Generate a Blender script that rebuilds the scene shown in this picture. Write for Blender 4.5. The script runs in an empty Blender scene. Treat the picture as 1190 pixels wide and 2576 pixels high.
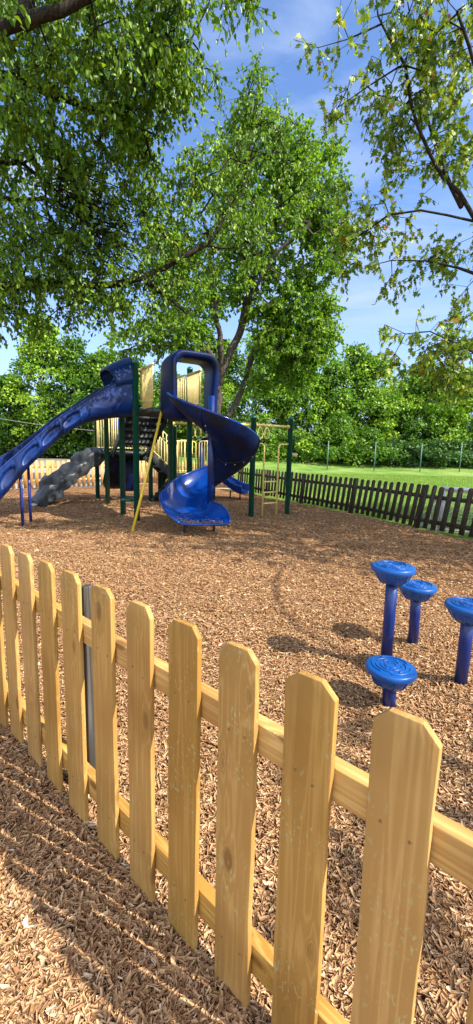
import bpy, math, random
import numpy as np
from mathutils import Vector, Matrix, noise as mnoise
random.seed(7); rng = np.random.default_rng(7)
R = math.radians
scene = bpy.context.scene
col = scene.collection
# ------------------------------------------------------------------ camera
CF, PITCH, ROLL, CH = 1050.0, R(8.3), R(1.35), 1.55      # focal length and picture size in units of a 1190 x 2576 picture
PW, PH = 1190.0, 2576.0
cr, sr, cp, sp = math.cos(ROLL), math.sin(ROLL), math.cos(PITCH), math.sin(PITCH)
cam = bpy.data.objects.new('camera', bpy.data.cameras.new('camera'))
col.objects.link(cam); scene.camera = cam
cam.data.sensor_fit = 'VERTICAL'; cam.data.sensor_height = 36; cam.data.lens = 36 * CF / PH
cam.data.clip_start = 0.05; cam.data.clip_end = 2000
cam.matrix_world = Matrix(((cr, -sr, 0, 0), (sr * sp, cr * sp, -cp, 0), (sr * cp, cr * cp, sp, CH), (0, 0, 0, 1)))
# ------------------------------------------------------------------ light
SUN_DIR = Vector((0.895 * math.cos(R(44)), -0.446 * math.cos(R(44)), math.sin(R(44)))).normalized()
w = bpy.data.worlds.new("World"); scene.world = w; w.use_nodes = True
nt = w.node_tree; nt.nodes.clear(); L = nt.links.new
out = nt.nodes.new('ShaderNodeOutputWorld'); bg = nt.nodes.new('ShaderNodeBackground')
sky = nt.nodes.new('ShaderNodeTexSky'); sky.sky_type = 'NISHITA'; sky.sun_disc = False
sky.sun_elevation = math.asin(SUN_DIR.z); sky.sun_rotation = math.atan2(SUN_DIR.x, SUN_DIR.y)
sky.altitude = 100; sky.air_density = 1.0; sky.dust_density = 0.6; sky.ozone_density = 2.2
tc = nt.nodes.new('ShaderNodeTexCoord')
mp = nt.nodes.new('ShaderNodeMapping'); mp.inputs['Scale'].default_value = (1.0, 1.0, 5.0); mp.inputs['Rotation'].default_value = (0.12, -0.1, 0.4)
nz = nt.nodes.new('ShaderNodeTexNoise'); nz.inputs['Scale'].default_value = 1.9; nz.inputs['Detail'].default_value = 7; nz.inputs['Roughness'].default_value = 0.55; nz.inputs['Distortion'].default_value = 0.5
rp = nt.nodes.new('ShaderNodeValToRGB'); rp.color_ramp.elements[0].position = 0.43; rp.color_ramp.elements[1].position = 0.70
rp.color_ramp.elements[0].color = (0.0, 0.0, 0.0, 1); rp.color_ramp.elements[1].color = (0.72, 0.72, 0.72, 1)
sepz = nt.nodes.new('ShaderNodeSeparateXYZ'); mr = nt.nodes.new('ShaderNodeMapRange')
mr.inputs['From Min'].default_value = 0.02; mr.inputs['From Max'].default_value = 0.42; mr.inputs['To Min'].default_value = 0.60; mr.inputs['To Max'].default_value = 0.0
mx = nt.nodes.new('ShaderNodeMath'); mx.operation = 'MAXIMUM'
mix = nt.nodes.new('ShaderNodeMixRGB'); mix.inputs[2].default_value = (2.7, 3.3, 4.5, 1)
tint = nt.nodes.new('ShaderNodeMixRGB'); tint.blend_type = 'MULTIPLY'; tint.inputs[0].default_value = 1; tint.inputs[2].default_value = (0.83, 0.95, 1.15, 1)
L(tc.outputs['Generated'], mp.inputs['Vector']); L(mp.outputs[0], nz.inputs['Vector']); L(nz.outputs[0], rp.inputs[0])
L(tc.outputs['Generated'], sepz.inputs[0]); L(sepz.outputs[2], mr.inputs[0]); L(rp.outputs[0], mx.inputs[0]); L(mr.outputs[0], mx.inputs[1])
L(sky.outputs[0], tint.inputs[1]); L(tint.outputs[0], mix.inputs[1]); L(mx.outputs[0], mix.inputs[0]); 
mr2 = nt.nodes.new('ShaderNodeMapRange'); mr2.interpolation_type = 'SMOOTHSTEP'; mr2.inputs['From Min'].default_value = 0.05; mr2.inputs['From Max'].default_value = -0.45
mul2 = nt.nodes.new('ShaderNodeMath'); mul2.operation = 'MULTIPLY_ADD'; mul2.inputs[1].default_value = 0.5; mul2.inputs[2].default_value = 0.35      # broken bright cloud added behind the camera, out of view, to light shaded pickets
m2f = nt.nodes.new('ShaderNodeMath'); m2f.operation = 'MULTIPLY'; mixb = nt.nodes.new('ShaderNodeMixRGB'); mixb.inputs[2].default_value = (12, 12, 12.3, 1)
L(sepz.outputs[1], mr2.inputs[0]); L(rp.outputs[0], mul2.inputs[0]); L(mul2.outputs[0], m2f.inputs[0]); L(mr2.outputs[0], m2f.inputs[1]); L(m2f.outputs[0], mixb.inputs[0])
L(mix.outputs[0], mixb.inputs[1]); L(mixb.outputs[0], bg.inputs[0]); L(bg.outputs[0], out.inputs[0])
bg.inputs[1].default_value = 0.12
sd = bpy.data.lights.new('sun', 'SUN'); sd.energy = 4.8; sd.angle = R(0.5); sd.color = (1.0, 0.93, 0.82)
sun = bpy.data.objects.new('sun', sd); col.objects.link(sun); sun.rotation_euler = SUN_DIR.to_track_quat('Z', 'Y').to_euler()
vs = scene.view_settings; vs.view_transform = 'Standard'; vs.look = 'None'; vs.exposure = 1.15; vs.gamma = 1
scene.cycles.max_bounces = 8; scene.cycles.diffuse_bounces = 3; scene.cycles.transmission_bounces = 4; scene.cycles.caustics_reflective = False; scene.cycles.caustics_refractive = False

# ------------------------------------------------------------------ helpers
def ray(x, y):
    dx, dy = (x - PW / 2) / CF, -(y - PH / 2) / CF
    X, Y = dx * cr - dy * sr, dx * sr + dy * cr
    return np.array([X, cp + Y * sp, -sp + Y * cp])
def pt(x, y, Y):                     # the point at depth Y seen at picture place x, y
    v = ray(x, y); return np.array([0, 0, CH]) + v * (Y / v[1])
def V3(*a): return np.array(a, float)
OFF = {}
def tag(o, label=None, cat=None, group=None, kind=None):
    if label: o['label'] = label
    if cat: o['category'] = cat
    if group: o['group'] = group
    if kind: o['kind'] = kind
    return o
def thing(name, loc, label, cat, group=None):
    o = bpy.data.objects.new(name, None); o.empty_display_size = 0.2; col.objects.link(o); o.location = loc
    OFF[o.name] = V3(*loc)
    return tag(o, label, cat, group)
class MB:
    def __init__(s): s.v = []; s.f = []; s.n = 0; s.c = []
    def add(s, v, faces, c=None):
        v = np.asarray(v, float).reshape(-1, 3)
        for k in faces:
            k = np.asarray(k, int)
            if k.size: s.f.append(k + s.n)
        s.v.append(v); s.n += len(v)
        s.c.append(np.full(len(v), 0.5 if c is None else c) if np.isscalar(c) or c is None else c)
        return s
    def box(s, c, size, X=(1, 0, 0), Y=(0, 1, 0), Z=(0, 0, 1)):
        c = V3(*c); X, Y, Z = [V3(*a) * h / 2 for a, h in zip((X, Y, Z), size)]
        v = [c + i * X + j * Y + k * Z for k in (-1, 1) for j in (-1, 1) for i in (-1, 1)]
        return s.add(v, [[(0, 2, 3, 1), (4, 5, 7, 6), (0, 1, 5, 4), (2, 6, 7, 3), (0, 4, 6, 2), (1, 3, 7, 5)]])
    def bar(s, a, b, wd, th, up=(0, 0, 1)):
        a, b = V3(*a), V3(*b); d = b - a; l = np.linalg.norm(d); d /= l
        n = np.cross(d, V3(*up)); n /= np.linalg.norm(n); u = np.cross(n, d)
        return s.box((a + b) / 2, (l, wd, th), d, n, u)
    def tube(s, P, r, n=10, closed=False, caps=True):
        P = np.asarray(P, float); m = len(P); r = np.broadcast_to(np.asarray(r, float), (m,))
        T = (np.roll(P, -1, 0) - np.roll(P, 1, 0)) if closed else np.gradient(P, axis=0)
        T = T / np.linalg.norm(T, axis=1)[:, None]
        a = V3(0, 0, 1) if abs(T[0][2]) < .9 else V3(1, 0, 0)
        N = [np.cross(T[0], a)]; N[0] /= np.linalg.norm(N[0])
        for i in range(1, m):
            q = N[-1] - T[i] * (N[-1] @ T[i]); N.append(q / np.linalg.norm(q))
        N = np.array(N); B = np.cross(T, N); th = np.linspace(0, 2 * np.pi, n, endpoint=False)
        v = P[:, None] + r[:, None, None] * (np.cos(th)[None, :, None] * N[:, None] + np.sin(th)[None, :, None] * B[:, None])
        q = []
        for i in range(m if closed else m - 1):
            i2 = (i + 1) % m
            for j in range(n): q.append((i * n + j, i * n + (j + 1) % n, i2 * n + (j + 1) % n, i2 * n + j))
        fs = [q]
        if caps and not closed: fs += [[tuple(range(n))[::-1]], [tuple((m - 1) * n + j for j in range(n))]]
        return s.add(v.reshape(-1, 3), fs)
    def lathe(s, prof, c=(0, 0, 0), n=32):
        th = np.linspace(0, 2 * np.pi, n, endpoint=False); P = np.array(prof, float); m = len(P)
        v = np.stack([P[:, 0, None] * np.cos(th) + c[0], P[:, 0, None] * np.sin(th) + c[1], np.repeat(P[:, 1, None], n, 1) + c[2]], -1).reshape(-1, 3)
        q = [(i * n + j, i * n + (j + 1) % n, (i + 1) * n + (j + 1) % n, (i + 1) * n + j) for i in range(m - 1) for j in range(n)]
        return s.add(v, [q, [tuple(range(n))[::-1]], [tuple((m - 1) * n + j for j in range(n))]])
    def grid(s, G, c=None, wrap=False):
        G = np.asarray(G, float); a, b = G.shape[:2]
        i, j = np.meshgrid(np.arange(a - 1), np.arange(b if wrap else b - 1), indexing='ij'); j2 = (j + 1) % b
        q = np.stack([i * b + j, (i + 1) * b + j, (i + 1) * b + j2, i * b + j2], -1).reshape(-1, 4)
        return s.add(G.reshape(-1, 3), [q], c)
    def prism(s, poly, z0, z1):
        n = len(poly); v = [(x, y, z0) for x, y in poly] + [(x, y, z1) for x, y in poly]
        return s.add(v, [[tuple(range(n))[::-1]], [tuple(range(n, 2 * n))], [(i, (i + 1) % n, n + (i + 1) % n, n + i) for i in range(n)]])
    def build(s, name, mat, parent=None, smooth=False, solid=0, bevel=0, sub=0):
        v = np.concatenate(s.v).astype(np.float32)
        off = OFF[parent.name] if parent is not None else V3(0, 0, 0)
        v = (v - off).astype(np.float32)
        me = bpy.data.meshes.new(name); me.vertices.add(len(v)); me.vertices.foreach_set('co', v.ravel())
        sizes = np.concatenate([np.full(len(k), k.shape[1], int) for k in s.f]); idx = np.concatenate([k.ravel() for k in s.f])
        st = np.concatenate([[0], np.cumsum(sizes)[:-1]])
        me.loops.add(len(idx)); me.loops.foreach_set('vertex_index', idx.astype(np.int32))
        me.polygons.add(len(sizes)); me.polygons.foreach_set('loop_start', st.astype(np.int32))
        me.update(calc_edges=True); me.validate()
        if smooth: me.polygons.foreach_set('use_smooth', np.ones(len(me.polygons), bool))
        c = np.concatenate(s.c)
        if np.ptp(c) > 0 and len(c) == len(me.vertices):
            at = me.attributes.new('var', 'FLOAT', 'POINT'); at.data.foreach_set('value', c.astype(np.float32))
        me.materials.append(mat)
        o = bpy.data.objects.new(name, me); col.objects.link(o)
        if parent is not None: o.parent = parent
        OFF[o.name] = off
        if solid: m = o.modifiers.new('s', 'SOLIDIFY'); m.thickness = abs(solid); m.offset = -1 if solid > 0 else 1
        if bevel: m = o.modifiers.new('b', 'BEVEL'); m.width = bevel; m.segments = 2; m.limit_method = 'ANGLE'
        if sub: m = o.modifiers.new('u', 'SUBSURF'); m.levels = sub; m.render_levels = sub
        return o
# ------------------------------------------------------------------ materials
def newmat(name):
    m = bpy.data.materials.new(name); m.use_nodes = True; t = m.node_tree
    return m, t, t.nodes['Principled BSDF'], t.links.new
def N(t, ty, **k):
    n = t.nodes.new('ShaderNode' + ty)
    for a, b in k.items():
        if a in n.inputs: n.inputs[a].default_value = b
        else: setattr(n, a, b)
    return n
def ramp(t, stops):
    n = t.nodes.new('ShaderNodeValToRGB'); e = n.color_ramp.elements
    while len(e) < len(stops): e.new(0.5)
    for k, (p, c) in zip(e, stops): k.position = p; k.color = (*c, 1)
    return n
def bumpn(t, L, b, src, strength, dist=0.01):
    n = N(t, 'Bump'); n.inputs['Strength'].default_value = strength; n.inputs['Distance'].default_value = dist
    L(src, n.inputs['Height']); L(n.outputs[0], b.inputs['Normal']); return n
def paint(name, c, rough=0.35, c2=None, scale=6, lo=.45, hi=.7, bump=0, bscale=40, spec=.5, metal=0, coat=0):
    m, t, b, L = newmat(name); co = N(t, 'TexCoord')
    b.inputs['Roughness'].default_value = rough; b.inputs['Specular IOR Level'].default_value = spec; b.inputs['Metallic'].default_value = metal
    b.inputs['Coat Weight'].default_value = coat
    c2 = c2 or tuple(x * .8 for x in c)
    n = N(t, 'TexNoise', Scale=scale, Detail=8.0, Roughness=.62); L(co.outputs['Object'], n.inputs['Vector'])
    r = ramp(t, [(lo, c), (hi, c2)]); L(n.outputs[0], r.inputs[0]); L(r.outputs[0], b.inputs['Base Color'])
    rr = N(t, 'MapRange'); rr.inputs['To Min'].default_value = rough * .8; rr.inputs['To Max'].default_value = min(1, rough * 1.5); L(n.outputs[0], rr.inputs[0]); L(rr.outputs[0], b.inputs['Roughness'])
    if bump:
        n2 = N(t, 'TexNoise', Scale=bscale, Detail=3.0); L(co.outputs['Object'], n2.inputs['Vector']); bumpn(t, L, b, n2.outputs[0], bump)
    return m
def leafmat(name, stops, trans=.35, rough=.42):
    m, t, b, L = newmat(name); a = N(t, 'Attribute'); a.attribute_name = 'var'
    r = ramp(t, stops); L(a.outputs['Fac'], r.inputs[0]); L(r.outputs[0], b.inputs['Base Color'])
    b.inputs['Roughness'].default_value = rough; b.inputs['Specular IOR Level'].default_value = .35
    tr = N(t, 'BsdfTranslucent'); g = N(t, 'MixRGB'); g.blend_type = 'MULTIPLY'; g.inputs[0].default_value = 1; g.inputs[2].default_value = (1.5, 1.55, .5, 1)
    L(r.outputs[0], g.inputs[1]); L(g.outputs[0], tr.inputs[0])
    mxs = N(t, 'MixShader'); mxs.inputs[0].default_value = trans; L(b.outputs[0], mxs.inputs[1]); L(tr.outputs[0], mxs.inputs[2])
    L(mxs.outputs[0], t.nodes['Material Output'].inputs[0]); return m
def woodmat(name, c1, c2, dark, gscale=1.0, green=0.0, rough=.6, bump=.35, along=None):
    m, t, b, L = newmat(name); co = N(t, 'TexCoord'); oi = N(t, 'ObjectInfo'); b.inputs['Roughness'].default_value = rough; b.inputs['Specular IOR Level'].default_value = .3
    cx = N(t, 'CombineXYZ'); ml = N(t, 'Math'); ml.operation = 'MULTIPLY'; ml.inputs[1].default_value = 37; L(oi.outputs['Random'], ml.inputs[0])
    L(ml.outputs[0], cx.inputs[0]); L(ml.outputs[0], cx.inputs[1]); L(ml.outputs[0], cx.inputs[2])
    ad = N(t, 'VectorMath'); L(cx.outputs[0], ad.inputs[1])
    if along:                                                     # grain runs along a level direction
        cb = N(t, 'CombineXYZ')
        for k, ax in enumerate(((-along[1], along[0], 0), (0, 0, 1), (along[0], along[1], 0))):
            dp = N(t, 'VectorMath'); dp.operation = 'DOT_PRODUCT'; dp.inputs[1].default_value = ax; L(co.outputs['Object'], dp.inputs[0]); L(dp.outputs['Value'], cb.inputs[k])
        L(cb.outputs[0], ad.inputs[0])
    else: L(co.outputs['Object'], ad.inputs[0])
    # knots bend the grain
    kv = N(t, 'VectorMath'); kv.operation = 'MULTIPLY'; kv.inputs[1].default_value = (7 * gscale, 7 * gscale, 3.1 * gscale); L(ad.outputs[0], kv.inputs[0])
    vo = N(t, 'TexVoronoi', Scale=1.0); L(kv.outputs[0], vo.inputs['Vector'])
    kr = ramp(t, [(0.0, (1, 1, 1)), (.10, (.85, .85, .85)), (.16, (.25, .25, .25)), (.34, (0, 0, 0))]); L(vo.outputs['Distance'], kr.inputs[0])
    gv = N(t, 'VectorMath'); gv.operation = 'MULTIPLY'; gv.inputs[1].default_value = (30 * gscale, 30 * gscale, 1.1 * gscale); L(ad.outputs[0], gv.inputs[0])
    n1 = N(t, 'TexNoise', Scale=1.0, Detail=2.0); L(gv.outputs[0], n1.inputs['Vector'])
    sm = N(t, 'Math'); sm.operation = 'MULTIPLY_ADD'; L(kr.outputs[0], sm.inputs[0]); sm.inputs[1].default_value = .8; L(n1.outputs[0], sm.inputs[2])
    rg = N(t, 'Math'); rg.operation = 'MULTIPLY'; rg.inputs[1].default_value = 9; L(sm.outputs[0], rg.inputs[0])
    fr = N(t, 'Math'); fr.operation = 'PINGPONG'; fr.inputs[1].default_value = 1; L(rg.outputs[0], fr.inputs[0])
    fv = N(t, 'VectorMath'); fv.operation = 'MULTIPLY'; fv.inputs[1].default_value = (340, 340, 9); L(ad.outputs[0], fv.inputs[0])
    n2 = N(t, 'TexNoise', Scale=1.0, Detail=3.0); L(fv.outputs[0], n2.inputs['Vector'])
    mm = N(t, 'Math'); mm.operation = 'MULTIPLY_ADD'; L(n2.outputs[0], mm.inputs[0]); mm.inputs[1].default_value = .55; L(fr.outputs[0], mm.inputs[2])
    r = ramp(t, [(.15, c1), (1.25 / 1.5, c2)]); L(mm.outputs[0], r.inputs[0])
    n3 = N(t, 'TexNoise', Scale=2.6, Detail=4.0); L(ad.outputs[0], n3.inputs['Vector'])
    r3 = ramp(t, [(.42, (1, 1, 1)), (.66, (.72, .66, .56))]); L(n3.outputs[0], r3.inputs[0])
    m1 = N(t, 'MixRGB'); m1.blend_type = 'MULTIPLY'; m1.inputs[0].default_value = .8; L(r.outputs[0], m1.inputs[1]); L(r3.outputs[0], m1.inputs[2])
    k2 = ramp(t, [(0.0, (.9, .9, .9)), (.09, (.8, .8, .8)), (.14, (.1, .1, .1)), (.2, (0, 0, 0))]); L(vo.outputs['Distance'], k2.inputs[0])
    m2 = N(t, 'MixRGB'); L(k2.outputs[0], m2.inputs[0]); L(m1.outputs[0], m2.inputs[1]); m2.inputs[2].default_value = (*dark, 1)
    last = m2
    if green:
        n4 = N(t, 'TexNoise', Scale=130.0, Detail=2.0); n5 = N(t, 'TexNoise', Scale=5.0, Detail=3.0)
        gs = N(t, 'VectorMath'); gs.operation = 'MULTIPLY'; gs.inputs[1].default_value = (1, 1, .5); L(ad.outputs[0], gs.inputs[0])
        L(gs.outputs[0], n4.inputs['Vector']); L(ad.outputs[0], n5.inputs['Vector'])
        p = N(t, 'Math'); p.operation = 'MULTIPLY'; r4 = ramp(t, [(.6, (0, 0, 0)), (.66, (1, 1, 1))]); r5 = ramp(t, [(.5, (.0, .0, .0)), (.62, (1, 1, 1))])
        L(n4.outputs[0], r4.inputs[0]); L(n5.outputs[0], r5.inputs[0]); L(r4.outputs[0], p.inputs[0]); L(r5.outputs[0], p.inputs[1])
        q = N(t, 'Math'); q.operation = 'MULTIPLY'; q.inputs[1].default_value = green; L(p.outputs[0], q.inputs[0])
        m3 = N(t, 'MixRGB'); L(q.outputs[0], m3.inputs[0]); L(last.outputs[0], m3.inputs[1]); m3.inputs[2].default_value = (.42, .50, .27, 1); last = m3
    hs = N(t, 'HueSaturation'); vm = N(t, 'MapRange'); vm.inputs['To Min'].default_value = .89; vm.inputs['To Max'].default_value = 1.08; vs2 = N(t, 'MapRange'); vs2.inputs['To Min'].default_value = 1.05; vs2.inputs['To Max'].default_value = .96; L(oi.outputs['Random'], vs2.inputs[0]); L(vs2.outputs[0], hs.inputs['Saturation']); L(oi.outputs['Random'], vm.inputs[0]); L(vm.outputs[0], hs.inputs['Value']); L(last.outputs[0], hs.inputs['Color'])
    L(hs.outputs[0], b.inputs['Base Color']); bumpn(t, L, b, mm.outputs[0], bump, .0015)
    return m
M = {}
M['pine'] = woodmat('new_pine', (.50, .300, .098), (.385, .218, .062), (.19, .09, .025), green=.42)
M['pine_rail'] = woodmat('new_pine_rail', (.62, .40, .14), (.46, .26, .07), (.16, .075, .02), along=(.7466, -.6653))
M['pine_pale'] = woodmat('pale_pine', (.74, .46, .20), (.62, .36, .13), (.24, .13, .05))
M['oldwood'] = woodmat('weathered_wood', (.12, .115, .11), (.05, .047, .045), (.05, .045, .04), bump=.8)
M['darkwood'] = woodmat('dark_wood', (.085, .066, .044), (.035, .027, .019), (.01, .008, .006), bump=.5, rough=.8)
M['green'] = paint('green_enamel', (.004, .105, .072), .28, (.004, .075, .055), scale=9, coat=.2)
M['yellow'] = paint('yellow_enamel', (.84, .64, .18), .35, (.74, .56, .22), scale=14)
M['yellow2'] = paint('yellow_faded_enamel', (.74, .60, .24), .4, (.60, .46, .15), scale=14)
M['yellowbright'] = paint('bright_yellow_enamel', (.72, .52, .04), .35, (.62, .43, .03), scale=14)
M['blue'] = paint('blue_plastic', (.002, .030, .20), .24, (.002, .024, .15), scale=3, bump=.03, bscale=14)
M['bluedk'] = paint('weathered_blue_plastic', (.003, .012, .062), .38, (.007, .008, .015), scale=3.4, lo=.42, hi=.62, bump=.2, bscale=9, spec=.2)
M['bluemid'] = paint('slide_blue_plastic', (.003, .024, .15), .32, (.005, .012, .06), scale=2.2, lo=.42, hi=.62, bump=.12, bscale=9)
M['bluehood'] = paint('sun_worn_blue_hood', (.003, .013, .078), .42, (.008, .009, .015), scale=1.3, lo=.46, hi=.64, bump=.14, bscale=10, spec=.13)
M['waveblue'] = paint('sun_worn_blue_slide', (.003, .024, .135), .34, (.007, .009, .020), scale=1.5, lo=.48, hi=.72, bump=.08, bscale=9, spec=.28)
M['spiral'] = paint('spiral_blue_plastic', (.002, .038, .235), .18, (.002, .027, .155), scale=2.2, bump=.10, bscale=12)
M['bluepod'] = paint('pod_blue_plastic', (.002, .066, .27), .3, (.002, .052, .22), scale=20, bump=.05, bscale=160)
M['bluepost'] = paint('pod_blue_steel', (.004, .020, .13), .3, (.004, .017, .11), scale=20)
M['bluesteel'] = paint('blue_steel', (.015, .03, .2), .35, (.01, .02, .15), scale=10)
M['deck'] = paint('black_rubber_coated_steel', (.016, .02, .021), .5, (.028, .035, .034), scale=12, bump=.2, bscale=80)
M['deckedge'] = paint('deck_edge_green', (.03, .045, .045), .45, (.05, .065, .06), scale=12)
M['rock'] = paint('grey_rock_plastic', (.022, .026, .030), .42, (.042, .044, .046), scale=5, bump=.3, bscale=18)
M['white'] = paint('white_enamel', (.75, .76, .76), .4, (.62, .63, .63))
M['net'] = paint('net_cord', (.72, .73, .72), .7)
M['grey'] = paint('galvanised_steel', (.36, .38, .38), .45, (.28, .3, .3))
M['greenpole'] = paint('faded_green_pole', (.07, .16, .13), .5)
M['orange'] = paint('orange_rim', (.5, .12, .03), .5)
M['house'] = paint('pale_siding', (.6, .57, .5), .7); M['roof'] = paint('roof_shingle', (.12, .11, .1), .8); M['glass'] = paint('window_glass', (.03, .04, .05), .1)
M['cable'] = paint('cable_black', (.2, .2, .2), .6)
M['tan'] = paint('tan_plastic', (.6, .47, .28), .5)
M['screw'] = paint('screw_head', (.20, .12, .06), .5)
M['rubber'] = paint('brown_rubber', (.22, .13, .07), .8)
def barkmat(name, a, b_):
    m, t, b, L = newmat(name); co = N(t, 'TexCoord'); b.inputs['Roughness'].default_value = .9; b.inputs['Specular IOR Level'].default_value = .15
    v = N(t, 'VectorMath'); v.operation = 'MULTIPLY'; v.inputs[1].default_value = (26, 26, 6); L(co.outputs['Object'], v.inputs[0])
    n = N(t, 'TexNoise', Scale=1.0, Detail=6.0, Roughness=.65); L(v.outputs[0], n.inputs['Vector']); r = ramp(t, [(.36, a), (.64, b_)]); L(n.outputs[0], r.inputs[0]); L(r.outputs[0], b.inputs['Base Color']); bumpn(t, L, b, n.outputs[0], 1, .02)
    return m
M['bark'] = barkmat('dark_bark', (.012, .009, .007), (.045, .035, .028)); M['barkgrey'] = barkmat('grey_bark', (.03, .023, .018), (.13, .105, .085))
M['leafA'] = leafmat('pear_leaf', [(0, (.042, .095, .009)), (.5, (.125, .235, .017)), (.85, (.25, .38, .028)), (1, (.34, .32, .04))], .34, .42)
M['leafB'] = leafmat('bright_leaf', [(0, (.045, .11, .010)), (.5, (.13, .25, .02)), (1, (.28, .40, .03))], .40, .45)
M['leafC'] = leafmat('maple_leaf', [(0, (.045, .09, .012)), (.45, (.14, .23, .018)), (.75, (.30, .36, .02)), (.92, (.44, .37, .025)), (1, (.36, .11, .03))], .33, .45)
M['leafD'] = leafmat('wood_edge_leaf', [(0, (.02, .065, .008)), (.5, (.095, .21, .014)), (1, (.29, .43, .035))], .33, .5)
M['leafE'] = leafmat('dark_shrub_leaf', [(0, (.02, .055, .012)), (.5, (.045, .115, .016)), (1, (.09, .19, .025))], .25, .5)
def chipmat():
    m, t, b, L = newmat('wood_chip'); a = N(t, 'Attribute'); a.attribute_name = 'var'; b.inputs['Roughness'].default_value = .85; b.inputs['Specular IOR Level'].default_value = .15
    r = ramp(t, [(0, (.13, .06, .027)), (.22, (.31, .162, .074)), (.6, (.51, .298, .146)), (.88, (.66, .435, .235)), (1, (.74, .58, .40))]); L(a.outputs['Fac'], r.inputs[0])
    co = N(t, 'TexCoord'); n = N(t, 'TexNoise', Scale=220.0, Detail=2.0); L(co.outputs['Object'], n.inputs['Vector'])
    r2 = ramp(t, [(.3, (.72, .72, .72)), (.65, (1.1, 1.1, 1.1))]); L(n.outputs[0], r2.inputs[0])
    q = N(t, 'MixRGB'); q.blend_type = 'MULTIPLY'; q.inputs[0].default_value = 1; L(r.outputs[0], q.inputs[1]); L(r2.outputs[0], q.inputs[2]); L(q.outputs[0], b.inputs['Base Color'])
    bumpn(t, L, b, n.outputs[0], .4, .003); return m
M['chip'] = chipmat()
def mulchmat():
    m, t, b, L = newmat('mulch_bed'); b.inputs['Roughness'].default_value = .95; b.inputs['Specular IOR Level'].default_value = .1
    co = N(t, 'TexCoord'); g = N(t, 'TexNoise', Scale=6.0, Detail=3.0); L(co.outputs['Object'], g.inputs['Vector'])
    ds = N(t, 'VectorMath'); ds.operation = 'MULTIPLY_ADD'; L(g.outputs['Color'], ds.inputs[0]); ds.inputs[1].default_value = (.12, .12, .12); L(co.outputs['Object'], ds.inputs[2])
    sc_ = N(t, 'VectorMath'); sc_.operation = 'MULTIPLY'; sc_.inputs[1].default_value = (1, 1.9, 1); L(ds.outputs[0], sc_.inputs[0])
    v = N(t, 'TexVoronoi', Scale=26.0); L(sc_.outputs[0], v.inputs['Vector'])
    se = N(t, 'SeparateXYZ'); L(v.outputs['Color'], se.inputs[0])
    r = ramp(t, [(0, (.13, .056, .023)), (.35, (.29, .137, .056)), (.7, (.44, .235, .10)), (1, (.58, .35, .17))]); L(se.outputs[0], r.inputs[0])
    v2 = N(t, 'TexVoronoi', Scale=26.0); v2.feature = 'F1'; L(sc_.outputs[0], v2.inputs['Vector'])
    r2 = ramp(t, [(.25, (1, 1, 1)), (.62, (.35, .33, .32))]); L(v2.outputs['Distance'], r2.inputs[0])
    q = N(t, 'MixRGB'); q.blend_type = 'MULTIPLY'; q.inputs[0].default_value = .9; L(r.outputs[0], q.inputs[1]); L(r2.outputs[0], q.inputs[2])
    n = N(t, 'TexNoise', Scale=.8, Detail=5.0); L(co.outputs['Object'], n.inputs['Vector']); r3 = ramp(t, [(.35, (.8, .8, .8)), (.65, (1.12, 1.12, 1.12))]); L(n.outputs[0], r3.inputs[0])
    q2 = N(t, 'MixRGB'); q2.blend_type = 'MULTIPLY'; q2.inputs[0].default_value = 1; L(q.outputs[0], q2.inputs[1]); L(r3.outputs[0], q2.inputs[2]); L(q2.outputs[0], b.inputs['Base Color'])
    bumpn(t, L, b, se.outputs[1], 1, .03); return m
M['mulch'] = mulchmat()
def grassmat():
    m, t, b, L = newmat('grass_sheet'); b.inputs['Roughness'].default_value = .9; b.inputs['Specular IOR Level'].default_value = .1
    co = N(t, 'TexCoord'); n = N(t, 'TexNoise', Scale=.35, Detail=8.0, Roughness=.7); L(co.outputs['Object'], n.inputs['Vector'])
    r = ramp(t, [(.34, (.075, .165, .026)), (.5, (.14, .245, .045)), (.64, (.25, .30, .085))]); L(n.outputs[0], r.inputs[0])
    n2 = N(t, 'TexNoise', Scale=30.0, Detail=4.0); L(co.outputs['Object'], n2.inputs['Vector']); r2 = ramp(t, [(.3, (.7, .7, .7)), (.7, (1.2, 1.2, 1.2))]); L(n2.outputs[0], r2.inputs[0])
    q = N(t, 'MixRGB'); q.blend_type = 'MULTIPLY'; q.inputs[0].default_value = 1; L(r.outputs[0], q.inputs[1]); L(r2.outputs[0], q.inputs[2]); L(q.outputs[0], b.inputs['Base Color']); bumpn(t, L, b, n2.outputs[0], .8, .05); return m
M['grass'] = grassmat()
M['asphalt'] = paint('worn_asphalt', (.20, .185, .165), .9, (.27, .25, .22), scale=.6, lo=.35, hi=.7, bump=.3, bscale=60, spec=.2)
M['blade'] = leafmat('grass_blade', [(0, (.11, .21, .03)), (1, (.28, .39, .075))], .3, .6)
# ------------------------------------------------------------------ ground
b = MB(); b.prism([(-600, -60), (900, -60), (900, 1200), (-600, 1200)], -.5, -.075)
tag(b.build('ground', M['grass']), kind='structure')
FA = V3(-.02, 17.0); DF = [V3(0, 16.9), V3(1.70, 13.18), V3(3.12, 10.5), V3(3.98, 8.45), V3(4.50, 7.62), V3(5.75, 5.6)]
LF = [V3(-8.9, 13.9), V3(-7.3, 15.4), V3(-4.1, 18.75), V3(-.08, 17.05)]
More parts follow.
